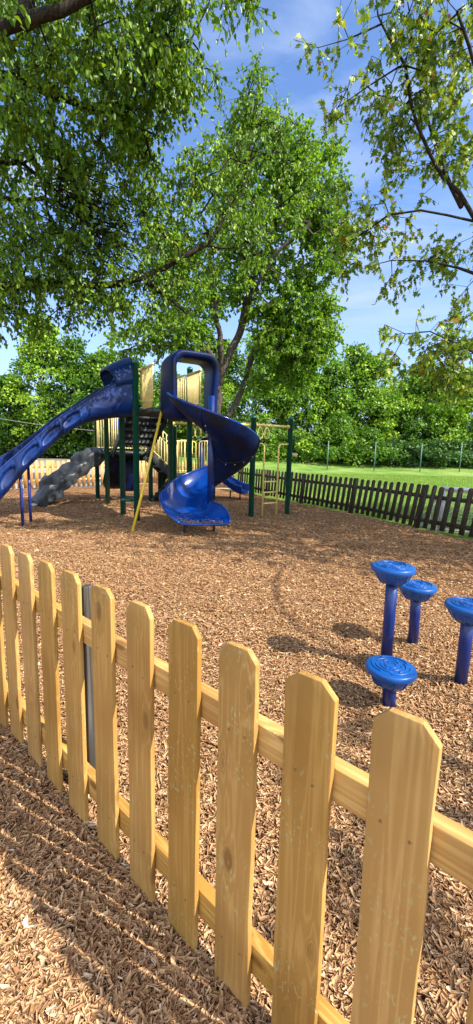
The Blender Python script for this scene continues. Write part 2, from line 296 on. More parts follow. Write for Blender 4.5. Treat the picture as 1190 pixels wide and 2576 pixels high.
# mulch bed: one gently uneven sheet inside the fences and round the camera
def inpoly(P, poly):
    x, y = P[:, 0], P[:, 1]; c = np.zeros(len(P), bool); n = len(poly)
    for i in range(n):
        x1, y1 = poly[i]; x2, y2 = poly[(i + 1) % n]
        k = ((y1 > y) != (y2 > y)); xi = (x2 - x1) * (y - y1) / ((y2 - y1) if y2 != y1 else 1e-9) + x1
        c ^= k & (x < xi)
    return c
mpoly = [tuple(p) for p in LF] + [tuple(p) for p in DF] + [(7.5, 2.5), (7.5, -4), (-10, -4), (-12, 8)]
b = MB(); xs = np.arange(-12, 7.6, .14); ys = np.arange(-4, 19, .14); X, Y = np.meshgrid(xs, ys, indexing='ij')
def hgtf(x, y): return .022 * np.sin(x * 2.1 + 1.3 * np.sin(y * 1.7)) * np.sin(y * 1.6 + .7) + .012 * np.sin(x * 5.3 + y * 4.1) * np.sin(y * 6.1 - x * 2.3) + sum(a * np.exp(-((x - px_) ** 2 + (y - py_) ** 2) / s_ ** 2) for px_, py_, a, s_ in ((1.12, 2.87, .03, .13), (1.49, 3.28, .03, .13), (1.575, 2.69, .03, .13), (.98, 2.41, .03, .13), (-.7, 7.2, -.05, .5)))
Z = hgtf(X, Y) - .015
P = np.stack([X, Y, Z], -1); na, nb = X.shape
i, j = np.meshgrid(np.arange(na - 1), np.arange(nb - 1), indexing='ij')
q = np.stack([i * nb + j, (i + 1) * nb + j, (i + 1) * nb + j + 1, i * nb + j + 1], -1).reshape(-1, 4)
cen = P.reshape(-1, 3)[q].mean(1)[:, :2]; q = q[inpoly(cen, mpoly)]
b.add(P.reshape(-1, 3), [q]); tag(b.build('mulch_bed', M['mulch'], smooth=True), kind='structure')
# parking lot beyond the light fence and a raised bank along the far side of the field
b = MB(); b.prism([(-90, 15.2), (-8.6, 14.6), (-4.2, 19.3), (-.2, 17.4), (-2.5, 30), (-13, 61), (-90, 64)], -.075, -.067)
tag(b.build('parking_lot', M['asphalt']), kind='structure')
b = MB(); xs = np.linspace(-8, 95, 60); prof = [(31, -.078), (35, .03), (38.5, .32), (40.5, .60), (43, .80), (60, 1.0), (60, -.4)]
G = [[(x, y + 1.2 * math.sin(x * .13), z * (1 + .15 * math.sin(x * .4))) for y, z in prof] for x in xs]
b.grid(G); tag(b.build('grass_bank', M['grass'], smooth=True), kind='structure')

# ------------------------------------------------------------------ wood chips
def chips(Pxy, z, size, seed=1, tiltmax=.42, cm=(.52, .2)):
    r = np.random.default_rng(seed); n = len(Pxy)
    Lh = np.clip(r.lognormal(0, .42, n), .3, 2.1) * .0100 * size; Wd = Lh * r.uniform(.12, .42, n) ; Th = r.uniform(.0012, .003, n) * size ** .5
    yaw = r.uniform(0, 2 * np.pi, n); t1 = r.normal(0, tiltmax * .45, n); t2 = r.normal(0, tiltmax * .6, n)
    ax = np.stack([np.cos(yaw) * np.cos(t1), np.sin(yaw) * np.cos(t1), np.sin(t1)], -1)
    s0 = np.stack([-np.sin(yaw), np.cos(yaw), np.zeros(n)], -1); up0 = np.cross(ax, s0)
    ay = s0 * np.cos(t2)[:, None] + up0 * np.sin(t2)[:, None]; az = np.cross(ax, ay)
    c = np.stack([Pxy[:, 0], Pxy[:, 1], z], -1)
    tp = r.uniform(.45, 1, (n, 2)); sk = r.uniform(-.25, .25, n)
    v = np.empty((n, 8, 3)); k = 0
    for sz in (-1, 1):
        for sx, ti in ((-1, 0), (1, 1)):
            for sy in (-1, 1):
                v[:, k] = c + ax * (Lh * (sx + sy * sk))[:, None] + ay * (Wd * sy * tp[:, ti])[:, None] + az * (Th * sz)[:, None]; k += 1
    f = np.array([(4, 6, 7, 5), (0, 1, 5, 4), (2, 6, 7, 3), (0, 4, 6, 2), (1, 3, 7, 5)])
    F = (np.arange(n)[:, None, None] * 8 + f[None]).reshape(-1, 4)
    cv = np.clip(r.normal(cm[0], cm[1], n), 0, 1)
    return v.reshape(-1, 3), F, np.repeat(cv, 8)
def in_view(P, margin=.22):
    d = P[:, 1]; return (np.abs(P[:, 0]) < d * (595 / 1050 + margin) + .35)
def sample_ground(n, y0, y1, power):
    u = rng.uniform(0, 1, n); e = 2 - power                        # density falls as 1/y**power, width grows as y
    y = (y0 ** e + u * (y1 ** e - y0 ** e)) ** (1 / e) if abs(e) > 1e-6 else y0 * (y1 / y0) ** u
    x = rng.uniform(-1, 1, n) * (y * .72 + .3); return np.stack([x, y], -1)
b = MB(); P = sample_ground(380000, .55, 13.0, 1.38); P = P[inpoly(P, mpoly)]
dist = np.hypot(P[:, 0], P[:, 1]); zz = hgtf(P[:, 0], P[:, 1]) + rng.uniform(-.009, .009, len(P))
size = np.clip(1 + (P[:, 1] - 2) * .10, 1, 1.9); v, F, cv = chips(P, zz, size, 3)
b.add(v, [F], cv)
tag(b.build('wood_chips', M['chip']), kind='stuff', label='tan wood chip mulch loose over the playground floor', cat='wood chips')

# ------------------------------------------------------------------ near picket fence
FT = V3(.7466, -.6653); FN = V3(-.6653, -.7466); FO = V3(-1.184, 2.072)      # along the fence, towards the camera side, origin
def fp(s, z=0, off=0): p = FO + FT * s + FN * off; return V3(p[0], p[1], z)
X3 = V3(*FT, 0); N3 = V3(*FN, 0)
nf = thing('picket_fence', fp(0), 'new golden pine picket fence crossing the foreground with dog-eared pickets', 'fence')
lefts = [-.64, -.42, -.20, .006, .232, .444, .661, .899, 1.123, 1.34, 1.554, 1.763, 1.973, 2.178, 2.395]
wds = [.135, .135, .135, .134, .134, .134, .140, .134, .13, .128, .125, .124, .122, .122, .122]
for k, (s0, wd) in enumerate(zip(lefts, wds)):
    r = random.Random(k); h = 1.066 + r.uniform(-.004, .004) + max(0, k - 10) * .0035; ch = .030 + r.uniform(-.004, .006); cw = .027 + r.uniform(-.003, .006); lean = r.uniform(-.004, .004); th = .017
    zs = [-.06, .15, .32, .5, .7, .88, h - ch]; wl = [r.uniform(-.002, .002) for _ in zs]; wr = [r.uniform(-.002, .002) for _ in zs]
    Lp = [(s0 + a + lean * z, z) for a, z in zip(wl, zs)] + [(s0 + cw + lean, h - .002)]
    Rp = [(s0 + wd + a + lean * z, z) for a, z in zip(wr, zs)] + [(s0 + wd - cw + lean, h)]
    v = []
    for off in (.0, th):
        for (a, z), (c, z2) in zip(Lp, Rp): v += [fp(a, z, off), fp(c, z2, off)]
    m = len(Lp); q = []
    for i in range(m - 1):
        a = 2 * i; q += [(a, a + 2, a + 3, a + 1)]; c = a + 2 * m; q += [(c, c + 1, c + 3, c + 2)]
        q += [(a, c, c + 2, a + 2), (a + 1, a + 3, c + 3, c + 1)]
    a = 2 * (m - 1); c = a + 2 * m; q += [(a, c, c + 1, a + 1)]
    pk = MB().add(v, [q]).build('picket', M['pine'], nf, bevel=.0016)
    for z in (.83, .17):
        for a in (.28, .72): sp_ = fp(s0 + wd * a + r.uniform(-.008, .008), z + r.uniform(-.012, .012), th + .0006); MB().tube([sp_ - N3 * .001, sp_ + N3 * .0012], .0028, 8).build('screw', M['screw'], pk)
for z0, z1 in ((.792, .873), (.125, .215)):
    for s0, s1 in ((-1.6, .745), (.748, 3.4)):
        bb = MB().box(fp((s0 + s1) / 2, (z0 + z1) / 2, -.0215), (s1 - s0, .038, z1 - z0), X3, N3)
        bb.build('rail', M['pine_rail'], nf, bevel=.003)
MB().box(fp(.682, .455, -.085), (.034, .045, 1.05), X3, N3).build('post', M['oldwood'], nf, bevel=.006)
tag(nf.children[-1], label='grey weathered post behind the pine rails')
MB().box(fp(.548, .44, -.062), (.022, .03, .98), X3, N3).build('post', M['darkwood'], nf, bevel=.004)
tag(nf.children[-1], label='dark narrow post hidden behind a picket')
# ------------------------------------------------------------------ picket fences beyond
def run(poly, step):
    P = [V3(*p) for p in poly]; seg = [np.linalg.norm(b - a) for a, b in zip(P, P[1:])]; tot = sum(seg); o = []; s = step / 2
    while s < tot:
        k = 0; t = s
        while t > seg[k]: t -= seg[k]; k += 1
        d = (P[k + 1] - P[k]) / seg[k]; o.append((P[k] + d * t, d, s / tot)); s += step
    return o, tot
def far_fence(name, label, poly, mat, step, wd, h, side, lean=lambda s: 0, round_=False, rails=(.25, .78), post_every=10, postw=.1, z0=.05, pmat=None):
    o, tot = run(poly, step); t = thing(name, (poly[0][0], poly[0][1], 0), label, 'fence')
    for k, (p, d, s) in enumerate(o):
        n = V3(d[1], -d[0]) * side; r = random.Random(k * 3 + int(h * 100)); hh = h + r.uniform(-.015, .02); L_ = lean(s) + r.uniform(-.012, .012)
        def q(a, z, off): x = p + d * a + n * (off - L_ * z) - d * (-.25) * 0; return V3(x[0], x[1], z)
        cc = .03; w2 = wd / 2
        out_ = [(-w2, z0), (-w2, hh - cc), (-w2 + cc * .8, hh), (w2 - cc * .8, hh), (w2, hh - cc), (w2, z0)]
        if round_: out_ = [(-w2, z0), (-w2, hh - .035), (-w2 * .75, hh - .012), (-w2 * .3, hh), (w2 * .3, hh), (w2 * .75, hh - .012), (w2, hh - .035), (w2, z0)]
        m = len(out_); v = [q(a, z, .0) for a, z in out_] + [q(a, z, .018) for a, z in out_]
        MB().add(v, [[tuple(range(m))], [tuple(range(2 * m - 1, m - 1, -1))], [(i, m + i, m + (i + 1) % m, (i + 1) % m) for i in range(m)]]).build('picket', mat, t)
        if k % post_every == 0:
            a, z = 0, 0; v0 = q(step / 2, 0, -.07); v1 = q(step / 2, hh * .985, -.07)
            MB().bar(v0, v1, postw, postw, (d[0], d[1], 0)).build('post', pmat or mat, t, bevel=.01)
    P = [V3(*p) for p in poly]; acc = 0
    for a, b_ in zip(P, P[1:]):
        sl = np.linalg.norm(b_ - a); d = (b_ - a) / sl; n = V3(d[1], -d[0]) * side
        for z in rails:
            e = [a + n * (-.02 - lean(acc / tot) * z), b_ + n * (-.02 - lean((acc + sl) / tot) * z)]
            MB().bar((*e[0], z), (*e[1], z), .036, .085, (0, 0, 1)).build('rail', mat, t)
        acc += sl
    return t
far_fence('picket_fence', 'dark brown weathered picket fence between the wood chips and the grass field', DF, M['darkwood'], .198, .106, .93, 1,
          lean=lambda s: -(.04 + .26 * max(0, s - .2) / .8) * -1, round_=True, rails=(.2, .70), post_every=11, postw=.1)
far_fence('picket_fence', 'pale new pine picket fence behind the playground beside the parking lot', LF, M['pine_pale'], .2, .125, 1.04, 1, rails=(.30, .82), post_every=12, postw=.1, z0=.04)

# ------------------------------------------------------------------ step pods
def pod(x, y, h, label):
    t = thing('step_pod', (x, y, 0), label, 'stepping pod', 'blue stepping pods in the wood chips')
    r = random.Random(int(x * 100))
    tx, ty = r.uniform(-.012, .012), r.uniform(-.012, .012)
    MB().tube([(x, y, -.06), (x + tx * .5, y + ty * .5, h * .5), (x + tx, y + ty, h - .10)], .041, 24).build('post', M['bluepost'], t, smooth=True)
    cx, cy = x + tx, y + ty
    MB().lathe([(.0, h - .022), (.135, h - .024), (.148, h - .030), (.152, h - .045), (.150, h - .062), (.143, h - .066), (0.05, h - .066)][::-1], (cx, cy, 0), 56).build('cap', M['bluepod'], t, smooth=True, bevel=.003)
    cap = t.children[-1]
    bw = MB(); n = 10; prof = [(.126, h - .064), (.122, h - .085), (.108, h - .115), (.086, h - .140), (.060, h - .152), (.03, h - .152)]
    bw.lathe(prof[::-1], (cx, cy, 0), 48)
    for k in range(n):
        a = 2 * math.pi * k / n + .2; c, s = math.cos(a), math.sin(a)
        bw.tube([(cx + c * rr * 1.0, cy + s * rr * 1.0, z) for rr, z in prof[:5]], .006, 6)
    bw.build('bowl', M['bluepod'], t, smooth=True)
    for q, rr in enumerate((.035, .062, .088, .112)):                 # broken raised rings on the tread
        tr = MB(); a0 = r.uniform(0, 6)
        for seg in range(3):
            a1 = a0 + seg * 2.094; th = np.linspace(a1, a1 + 1.62, 18)
            tr.tube(np.stack([cx + rr * np.cos(th), cy + rr * np.sin(th), np.full(18, h - .0215)], -1), .0038, 6)
        tr.build('tread_ring', M['bluepod'], cap, smooth=True)
    return t
pod(1.12, 2.87, .80, 'tallest blue stepping pod, behind the lowest one')
pod(1.49, 3.28, .54, 'blue stepping pod standing farthest back, just right of the tallest one')
pod(1.575, 2.69, .60, 'blue stepping pod at the right edge of the photo')
pod(.98, 2.41, .285, 'lowest blue stepping pod, nearest the picket fence')

# ------------------------------------------------------------------ goal, hoop, poles, cable, house
g = thing('soccer_goal', (5.0, 9.2, 0), 'small white soccer goal with net behind the dark fence', 'goal')
gx, gy = 4.27, 8.62; gd = V3(.86, -.51, 0); gn = V3(-.35, .75, 0)
A0 = V3(gx, gy, -.02); A1 = A0 + V3(0, 0, .90); B0 = A0 + gd * 1.8; B1 = A1 + gd * 1.8; A2 = A0 + gn * .75; B2 = B0 + gn * .75
fr = MB().tube([A0, A1], .045, 12); fr.tube([B0, B1], .045, 12); fr.tube([A1 - gd * .04, B1 + gd * .04], .045, 12); fr.tube([A2, B2], .02); fr.tube([A0 + V3(0, 0, .03), A2 + V3(0, 0, .03)], .02); fr.tube([B0, B2], .02); fr.tube([A1, A2], .015); fr.tube([B1, B2], .015)
fr.build('frame', M['white'], g, smooth=True)
ne = MB()
for k in range(1, 24):
    f = k / 24; ne.tube([A1 + (B1 - A1) * f, A2 + (B2 - A2) * f + V3(0, 0, .03)], .004, 4)
for k in range(1, 14):
    f = k / 14; ne.tube([A1 + (A2 - A1) * f, B1 + (B2 - B1) * f], .004, 4)
    ne.tube([A0 + (A1 - A0) * f, A2 + (A1 - A2) * f], .004, 4)
    ne.tube([A0 + (A2 - A0) * f + V3(0, 0, .02), A0 + (A2 - A0) * f + V3(0, 0, .02 + .88 * (1 - f))], .004, 4)
ne.build('net', M['net'], g)
hb = V3(*pt(203, 1147, 62)[:2], 0); h = thing('basketball_hoop', hb, 'white basketball hoop standing at the far side of the parking lot', 'hoop')
MB().tube([hb, hb + V3(0, 0, 2.6), hb + V3(.0, -.5, 3.0)], .07, 8).build('pole', M['grey'], h)
fr = MB(); c = hb + V3(-.0, -.55, 3.05)
for sx in (-1, 1): fr.box(c + V3(sx * .88, 0, 0), (.08, .04, 1.12))
for sz in (-1, 1): fr.box(c + V3(0, 0, sz * .52), (1.7, .04, .08))
fr.box(c + V3(0, -.01, .1), (.55, .04, .07)); fr.box(c + V3(0, -.01, -.28), (.55, .04, .07)); fr.box(c + V3(-.3, -.01, -.1), (.07, .04, .45)); fr.box(c + V3(.3, -.01, -.1), (.07, .04, .45))
fr.build('backboard', M['white'], h)
th = np.linspace(0, 2 * np.pi, 16, endpoint=False); MB().tube(np.stack([c[0] + .23 * np.cos(th), c[1] - .28 + .23 * np.sin(th), np.full(16, c[2] - .3)], -1), .02, 6, closed=True).build('rim', M['orange'], h)
for px, yb, yt, lab in ((823, 1176, 1118, 'leftmost thin green pole at the far edge of the field'), (1056, 1187, 1122, 'second thin green pole from the right by the tree line'), (941, 1180, 1118, 'thin green pole standing at the middle of the far field edge'), (1155, 1190, 1130, 'rightmost thin green pole in front of the dark shrubs')):
    p = pt(px, yb, 37.2); t = thing('field_pole', (p[0], p[1], .2), lab, 'pole', 'thin green poles along the far field edge')
    MB().tube([(p[0], p[1], .0), (p[0], p[1], 2.55)], .045, 10).build('shaft', M['greenpole'], t, smooth=True)
    MB().lathe([(.0, 2.545), (.06, 2.55), (.055, 2.585), (.0, 2.6)], (p[0], p[1], 0), 10).build('cap', M['grey'], t)
a, c = pt(-30, 1048, 50), pt(330, 1090, 50); s = np.linspace(0, 1, 24)[:, None]; Pc = V3(*a) * (1 - s) + V3(*c) * s - V3(0, 0, 1) * (4 * s * (1 - s)) * .25
tag(MB().tube(Pc, .035, 6).build('overhead_cable', M['cable']), 'thin overhead cable sagging in front of the left trees', 'cable')
# ------------------------------------------------------------------ playground structure
U = V3(.503, -.864); W = V3(.870, .493)                      # towards the camera along the deck, and to its right
def unit_(a): return a / np.maximum(np.linalg.norm(a, axis=-1, keepdims=True), 1e-9)
def w3(p, z): return V3(p[0], p[1], z)
P1, P2, P3, P4 = V3(-2.16, 8.95), V3(-2.67, 9.73), V3(-3.63, 11.66), V3(-4.33, 12.92)
P5, P6, P8, P9, P7 = V3(-2.54, 12.25), V3(-2.49, 13.43), V3(-1.10, 9.55), V3(-1.66, 10.36), V3(-1.85, 12.3)
PA, PB = V3(.35, 9.89), V3(1.29, 10.55)
pg = thing('playground_structure', (-1.8, 10, 0), 'playground climbing structure with blue slides, green posts and yellow rails', 'playground set')
def post(p, h, r=.0635, lab=None):
    m = MB(); prof = [(r, -.1), (r, h - .05), (r * 1.08, h - .05), (r * 1.08, h - .03), (r * .98, h - .012), (r * .7, h + .012), (r * .3, h + .026), (0, h + .03)]
    m.lathe(prof, (p[0], p[1], 0), 24); return m.build('post', M['green'], pg, smooth=True)
for p, h in ((P1, 3.34), (P2, 3.34), (P8, 3.34), (P9, 3.34), (P3, 2.6), (P4, 2.6), (P5, 2.6), (V3(-3.25, 13.5), 2.6), (P6, .98), (P7, 2.25), (V3(-.75, 13.2), 1.9), (V3(-1.3, 14.15), 1.9), (V3(-2.4, 13.6), 1.9), (PA, 2.36), (PB, 2.40)): post(p, h)
def deck(poly, z0, z1):
    c = sum(poly) / len(poly); m = MB().prism([tuple(p) for p in poly], z0, z1)
    o = m.build('deck', M['deck'], pg, bevel=.008)
    e = MB()
    for a, b_ in zip(poly, poly[1:] + poly[:1]):
        d = (b_ - a) / np.linalg.norm(b_ - a); n = V3(d[1], -d[0]); e.bar(w3(a + n * .012, (z0 + z1) / 2 - .01), w3(b_ + n * .012, (z0 + z1) / 2 - .01), .016, (z1 - z0) * .7)
    e.build('edge_channel', M['deckedge'], o)
    return o
deck([P1, P8, P9, P2], 2.30, 2.42)
deck([P3, P5, V3(-3.25, 13.5), P4], 1.36, 1.48)
deck([V3(-1.85, 12.6), V3(-.75, 13.2), V3(-1.3, 14.15), V3(-2.4, 13.6)], .66, .78)
E0 = P1 + W * .12; E1 = P8 - W * .06
deck([E0 + U * .72, E1 + U * .72, E1 + U * .05, E0 + U * .05], 2.27, 2.37)
# railings: a frame and upright bars
def railing(a, b, z0, z1, n, mat='yellow2', r=.014, fr=.019, round_top=False, feet=True, name='railing', skirt=0):
    a, b = V3(*a), V3(*b); A, B = w3(a, z0), w3(b, z0); L_ = np.linalg.norm(b - a); d = (b - a) / L_
    m = MB()
    if round_top:
        c = min(.09, L_ * .3); P = [w3(a, z0)]; P += [w3(a, z1 - c)] + [w3(a + d * c * (1 - math.cos(t)), z1 - c + c * math.sin(t)) for t in np.linspace(.2, 1.57, 6)]
        P += [w3(b - d * c * (1 - math.cos(t)), z1 - c + c * math.sin(t)) for t in np.linspace(1.57, .2, 6)] + [w3(b, z1 - c), w3(b, z0)]
        m.tube(P, fr, 8)
    else:
        m.tube([w3(a, z0), w3(a, z1)], fr, 8); m.tube([w3(b, z0), w3(b, z1)], fr, 8); m.tube([w3(a - d * .03, z1), w3(b + d * .03, z1)], fr * 1.2, 8)
    m.tube([w3(a - d * .02, z0), w3(b + d * .02, z0)], fr, 8)
    o = m.build(name, M[mat], pg, smooth=True)
    for k in range(1, n + 1):
        q = a + (b - a) * k / (n + 1); MB().tube([w3(q, z0 - skirt), w3(q, z1)], r, 8).build('bar', M[mat], o, smooth=True)
    return o
railing(P1 + W * .13 + U * .06, P1 + W * .13 + U * .70, 2.50, 3.18, 10, skirt=.14)
railing(P8 - W * .06 + U * .02, P8 - W * .06 + U * .66, 2.50, 3.18, 10, skirt=.14)
MB().tube([w3(P1, 3.16), w3(P1 + W * .07 + U * .03, 3.17), w3(P1 + W * .13 + U * .06, 3.18)], .022).build('bracket', M['yellow2'], pg, smooth=True)
railing(P1 + W * .16 - U * .12, P1 + W * .16 - U * .02, 2.62, 3.22, 0, round_top=True)
railing(P8 + U * -.14, P9 + U * .14, 2.52, 3.22, 7, round_top=True)
for e0, e1 in ((P4 + U * .12, P4 + U * .34), (P3 - U * .34, P3 - U * .12)): railing(e0, e1, 1.56, 2.46, 1, round_top=True, mat='yellow2')
railing(V3(-3.25, 13.5) - W * .1 - V3(.0, .05), P4 + W * .14, 1.56, 2.46, 7, round_top=True)
railing(V3(-3.25, 13.5) + V3(.06, -.14), V3(-2.75, 12.62), 1.56, 2.46, 6, round_top=True)
railing(P3 + W * .14, P3 + W * .30, 1.56, 2.46, 2, round_top=True)
# stairs from the lower to the upper deck
def stairs(a, b, z0, z1, width, n, rail=False, name='stairs'):
    a, b = V3(*a), V3(*b); d = (b - a); L_ = np.linalg.norm(d); d /= L_; s = V3(-d[1], d[0])
    m = MB()
    for sg in (-1, 1): m.bar(w3(a + s * sg * width / 2, z0 - .09), w3(b + s * sg * width / 2, z1 - .09), .04, .20)
    o = m.build(name, M['deck'], pg, bevel=.004)
    for k in range(1, n + 1):
        f = k / (n + 1); c = a + d * L_ * f; z = z0 + (z1 - z0) * f; g = MB(); dp = L_ / (n + 1) * 1.1
        for i in range(9): q = c + s * (width * .95) * (i / 8 - .5); g.bar(w3(q - d * dp / 2, z), w3(q + d * dp / 2, z), .030, .022)
        for j in range(4): q = c + d * dp * (j / 3 - .5); g.bar(w3(q - s * width * .48, z - .002), w3(q + s * width * .48, z - .002), .028, .022)
        q = c + d * dp * .52; g.box(w3(q, z + (z1 - z0) / (n + 1) * .5), (width * .95, .012, (z1 - z0) / (n + 1) * .93), w3(s, 0), w3(d, 0))
        g.build('tread', M['deck'], o)
    if rail:
        for sg in (-1, 1):
            m = MB(); aa, bb = a + s * sg * (width / 2 + .03), b + s * sg * (width / 2 + .03)
            m.tube([w3(aa, z0 + .10), w3(bb, z1 + .10)], .018, 8); m.tube([w3(aa, z0 + .95), w3(bb, z1 + .95)], .018, 8); m.tube([w3(aa, z0 + .1), w3(aa, z0 + .95)], .018, 8); m.tube([w3(bb, z1 + .1), w3(bb, z1 + .95)], .018, 8)
            r_ = m.build('stair_railing', M['yellow2'], o, smooth=True)
            for k in range(1, 7):
                f = k / 7; q = aa + (bb - aa) * f; z = z0 + (z1 - z0) * f; r_ = MB().tube([w3(q, z + .1), w3(q, z + .95)], .013, 8)
                r_.build('stair_bar', M['yellow2'], o, smooth=True)
    return o
stairs((P3 + P5) / 2 + W * -.02 + V3(.05, -.02), (P2 + P9) / 2, 1.48, 2.36, .95, 5)
stairs(V3(-2.75, 12.75) + W * .05, V3(-2.05, 13.1), 1.42, .74, .85, 3, rail=True)
stairs(V3(-1.95, 12.62) + V3(.1, .1), V3(-2.25, 12.0), .66, .1, .5, 2)
# hood over the spiral slide: a rounded tunnel swept towards the camera
def rrect(w, z0, z1, r, n=9, rb=None):
    rb = rb or r; pts = []
    for cx, cz, a0, rr in ((w / 2 - rb, z0 + rb, -90, rb), (w / 2 - r, z1 - r, 0, r), (-w / 2 + r, z1 - r, 90, r), (-w / 2 + rb, z0 + rb, 180, rb)):
        for k in range(n): a = R(a0 + 90 * k / (n - 1)); pts.append((cx + rr * math.cos(a), cz + rr * math.sin(a)))
    return pts
HC = V3(-1.12, 8.62)                                       # far end centre of the hood
secs = [(.00, 1.00, 2.12, 3.33, .24), (.10, 1.04, 2.10, 3.36, .26), (.35, 1.02, 2.12, 3.38, .27), (.52, 1.00, 2.12, 3.39, .27), (.58, .97, 2.15, 3.36, .26), (.595, .92, 2.2, 3.34, .24), (.58, .80, 2.28, 3.27, .20), (.50, .74, 2.32, 3.23, .17), (.25, .80, 2.30, 3.24, .18), (.0, .86, 2.26, 3.25, .18)]
G = []
for s, wd, z0, z1, rr in secs:
    row = []
    for x, z in rrect(wd, z0, z1, rr):
        zz = (z - 2.1) / 1.35; pinch = -.045 * math.exp(-((zz - .32) / .16) ** 2) * (1 if x > 0 else .6) if s > .2 else 0
        q = HC + U * (s + (.05 * (zz - .5))) + W * (x + math.copysign(1, x) * pinch + .02); row.append(w3(q, z))
    G.append(row)
mh = MB(); mh.grid(G, wrap=True); mh.grid([G[-1], G[0]], wrap=True)
mh.build('slide_hood', M['bluehood'], pg, smooth=True, sub=1)
# spiral chute: cross sections from the pole outwards
C0 = V3(-.53, 8.37)
sec = []                                                    # inner xy, outer xy, floor z, inner wall, outer wall
for a in np.linspace(209, 540, 64):
    f = (a - 209) / 331; zf = 2.24 - 1.94 * f - .07 * math.sin(f * math.pi); d = V3(math.cos(R(a)), math.sin(R(a)))
    Ro = .90 + .04 * math.sin(f * math.pi); sec.append((C0 + d * .055, C0 + d * Ro, zf, .26 - .18 * max(0, 1 - f * 8), .34 + .12 * math.sin(min(1, f * 1.4) * math.pi / 2)))
ex = [(C0 + V3(-.02, -.05), V3(-1.49, 8.22), .285, .26, .42), (V3(-.50, 8.27), V3(-1.48, 8.06), .27, .27, .36), (V3(-.40, 8.16), V3(-1.43, 7.90), .255, .27, .29), (V3(-.28, 8.05), V3(-1.36, 7.76), .24, .25, .22), (V3(-.19, 7.93), V3(-1.27, 7.65), .23, .19, .15), (V3(-.14, 7.81), V3(-1.17, 7.57), .22, .12, .09), (V3(-.12, 7.70), V3(-1.08, 7.51), .213, .06, .05), (V3(-.13, 7.63), V3(-1.02, 7.47), .20, .03, .025)]
sec += ex; G = []
K = 30
for I, O, zf, hi, ho in sec:
    row = []; d = O - I
    for k in range(K):
        s = k / (K - 1); s2 = s
        fin = max(0, 1 - s / .24) ** 2; fo = max(0, (s - .42) / .58)
        x = s - .035 * math.sin(min(1, fo) * math.pi); q = I + d * x
        row.append(w3(q, zf + hi * fin + ho * (1 - math.sqrt(max(0, 1 - fo ** 2.3))) ** .86))
    G.append(row)
G = np.array(G); n0 = len(sec)
m = MB(); m.grid(G); sl = m.build('spiral_slide', M['spiral'], pg, smooth=True)
gu, gv = np.gradient(G, axis=0), np.gradient(G, axis=1); gn_ = unit_(np.cross(gu, gv)); gn_ *= np.where((gn_[:, 14:15, 2:3]) > 0, -1, 1)
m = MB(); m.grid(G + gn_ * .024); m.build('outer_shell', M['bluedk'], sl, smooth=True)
rim = np.array([g[-1] for g in G]) + gn_[:, -1] * .011; m = MB().tube(rim + V3(0, 0, .004), .021, 10); rin = np.array([g[0] for g in G[64:]])
m.tube(rin, .018, 10); m.tube([p for p in G[-1]] , .022, 10); m.build('rim', M['spiral'], sl, smooth=True)
for k_ in (10, 27, 45):                                      # bolted joints between the moulded sections
    mm_ = MB().tube((G + gn_ * .030)[k_, 3:], .013, 8); o_ = mm_.build('section_seam', M['bluedk'], sl, smooth=True)
    for j_ in (8, 14, 20, 25): p_ = (G + gn_ * .03)[k_ + 1, j_]; MB().tube([p_, p_ + gn_[k_ + 1, j_] * .018], .011, 8).build('bolt', M['grey'], o_)
MB().tube([w3(C0, .22), w3(C0, 2.6)], .068, 24).build('centre_pole', M['bluemid'], sl, smooth=True)
MB().tube([w3(C0 + U * -.02 + W * .03, 2.1), w3(C0 - U * .03 + W * .05, 2.4), w3(C0 - U * .05 + W * .07, 2.66)], [.08, .085, .07], 16).build('pole_collar', M['bluemid'], sl, smooth=True)
for p in (V3(-.99, 7.86), V3(-.43, 7.92)): MB().tube([w3(p, -.05), w3(p, .22)], .024, 10).build('foot', M['deck'], sl, smooth=True)
# chips that slid onto the lip
rr_ = np.random.default_rng(5); n = 700; ii = len(G) - 1.6 - np.abs(rr_.normal(0, 1.3, n)); kk = rr_.uniform(4, 26, n); keep_ = (np.abs(kk - 15 - rr_.normal(0, .6, n)) > 1.2) & (np.sin(kk * 1.7) + rr_.uniform(-1, 1.4, n) > -.4); ii, kk = ii[keep_], kk[keep_]
i0, k0 = ii.astype(int), kk.astype(int); fi, fk = (ii - i0)[:, None], (kk - k0)[:, None]; q = G[i0, k0] * (1 - fi) * (1 - fk) + G[i0 + 1, k0] * fi * (1 - fk) + G[i0, k0 + 1] * (1 - fi) * fk + G[i0 + 1, k0 + 1] * fi * fk
v, F, cv = chips(q[:, :2], q[:, 2] + rr_.uniform(.003, .016, len(q)), np.full(len(q), .8), 8, cm=(.62, .2)); b = MB(); b.add(v, [F], cv); tag(b.build('wood_chips_on_slide', M['chip']), kind='stuff', label='wood chips scattered on the lip of the spiral slide', cat='wood chips')
# yellow strut
a = w3(V3(-1.52, 8.42), 2.3); MB().tube([a, w3((V3(-1.52, 8.42) + V3(-1.95, 7.75)) / 2, 1.13), w3(V3(-1.965, 7.73), -.04)], .026, 10).build('support_strut', M['yellowbright'], pg, smooth=True)
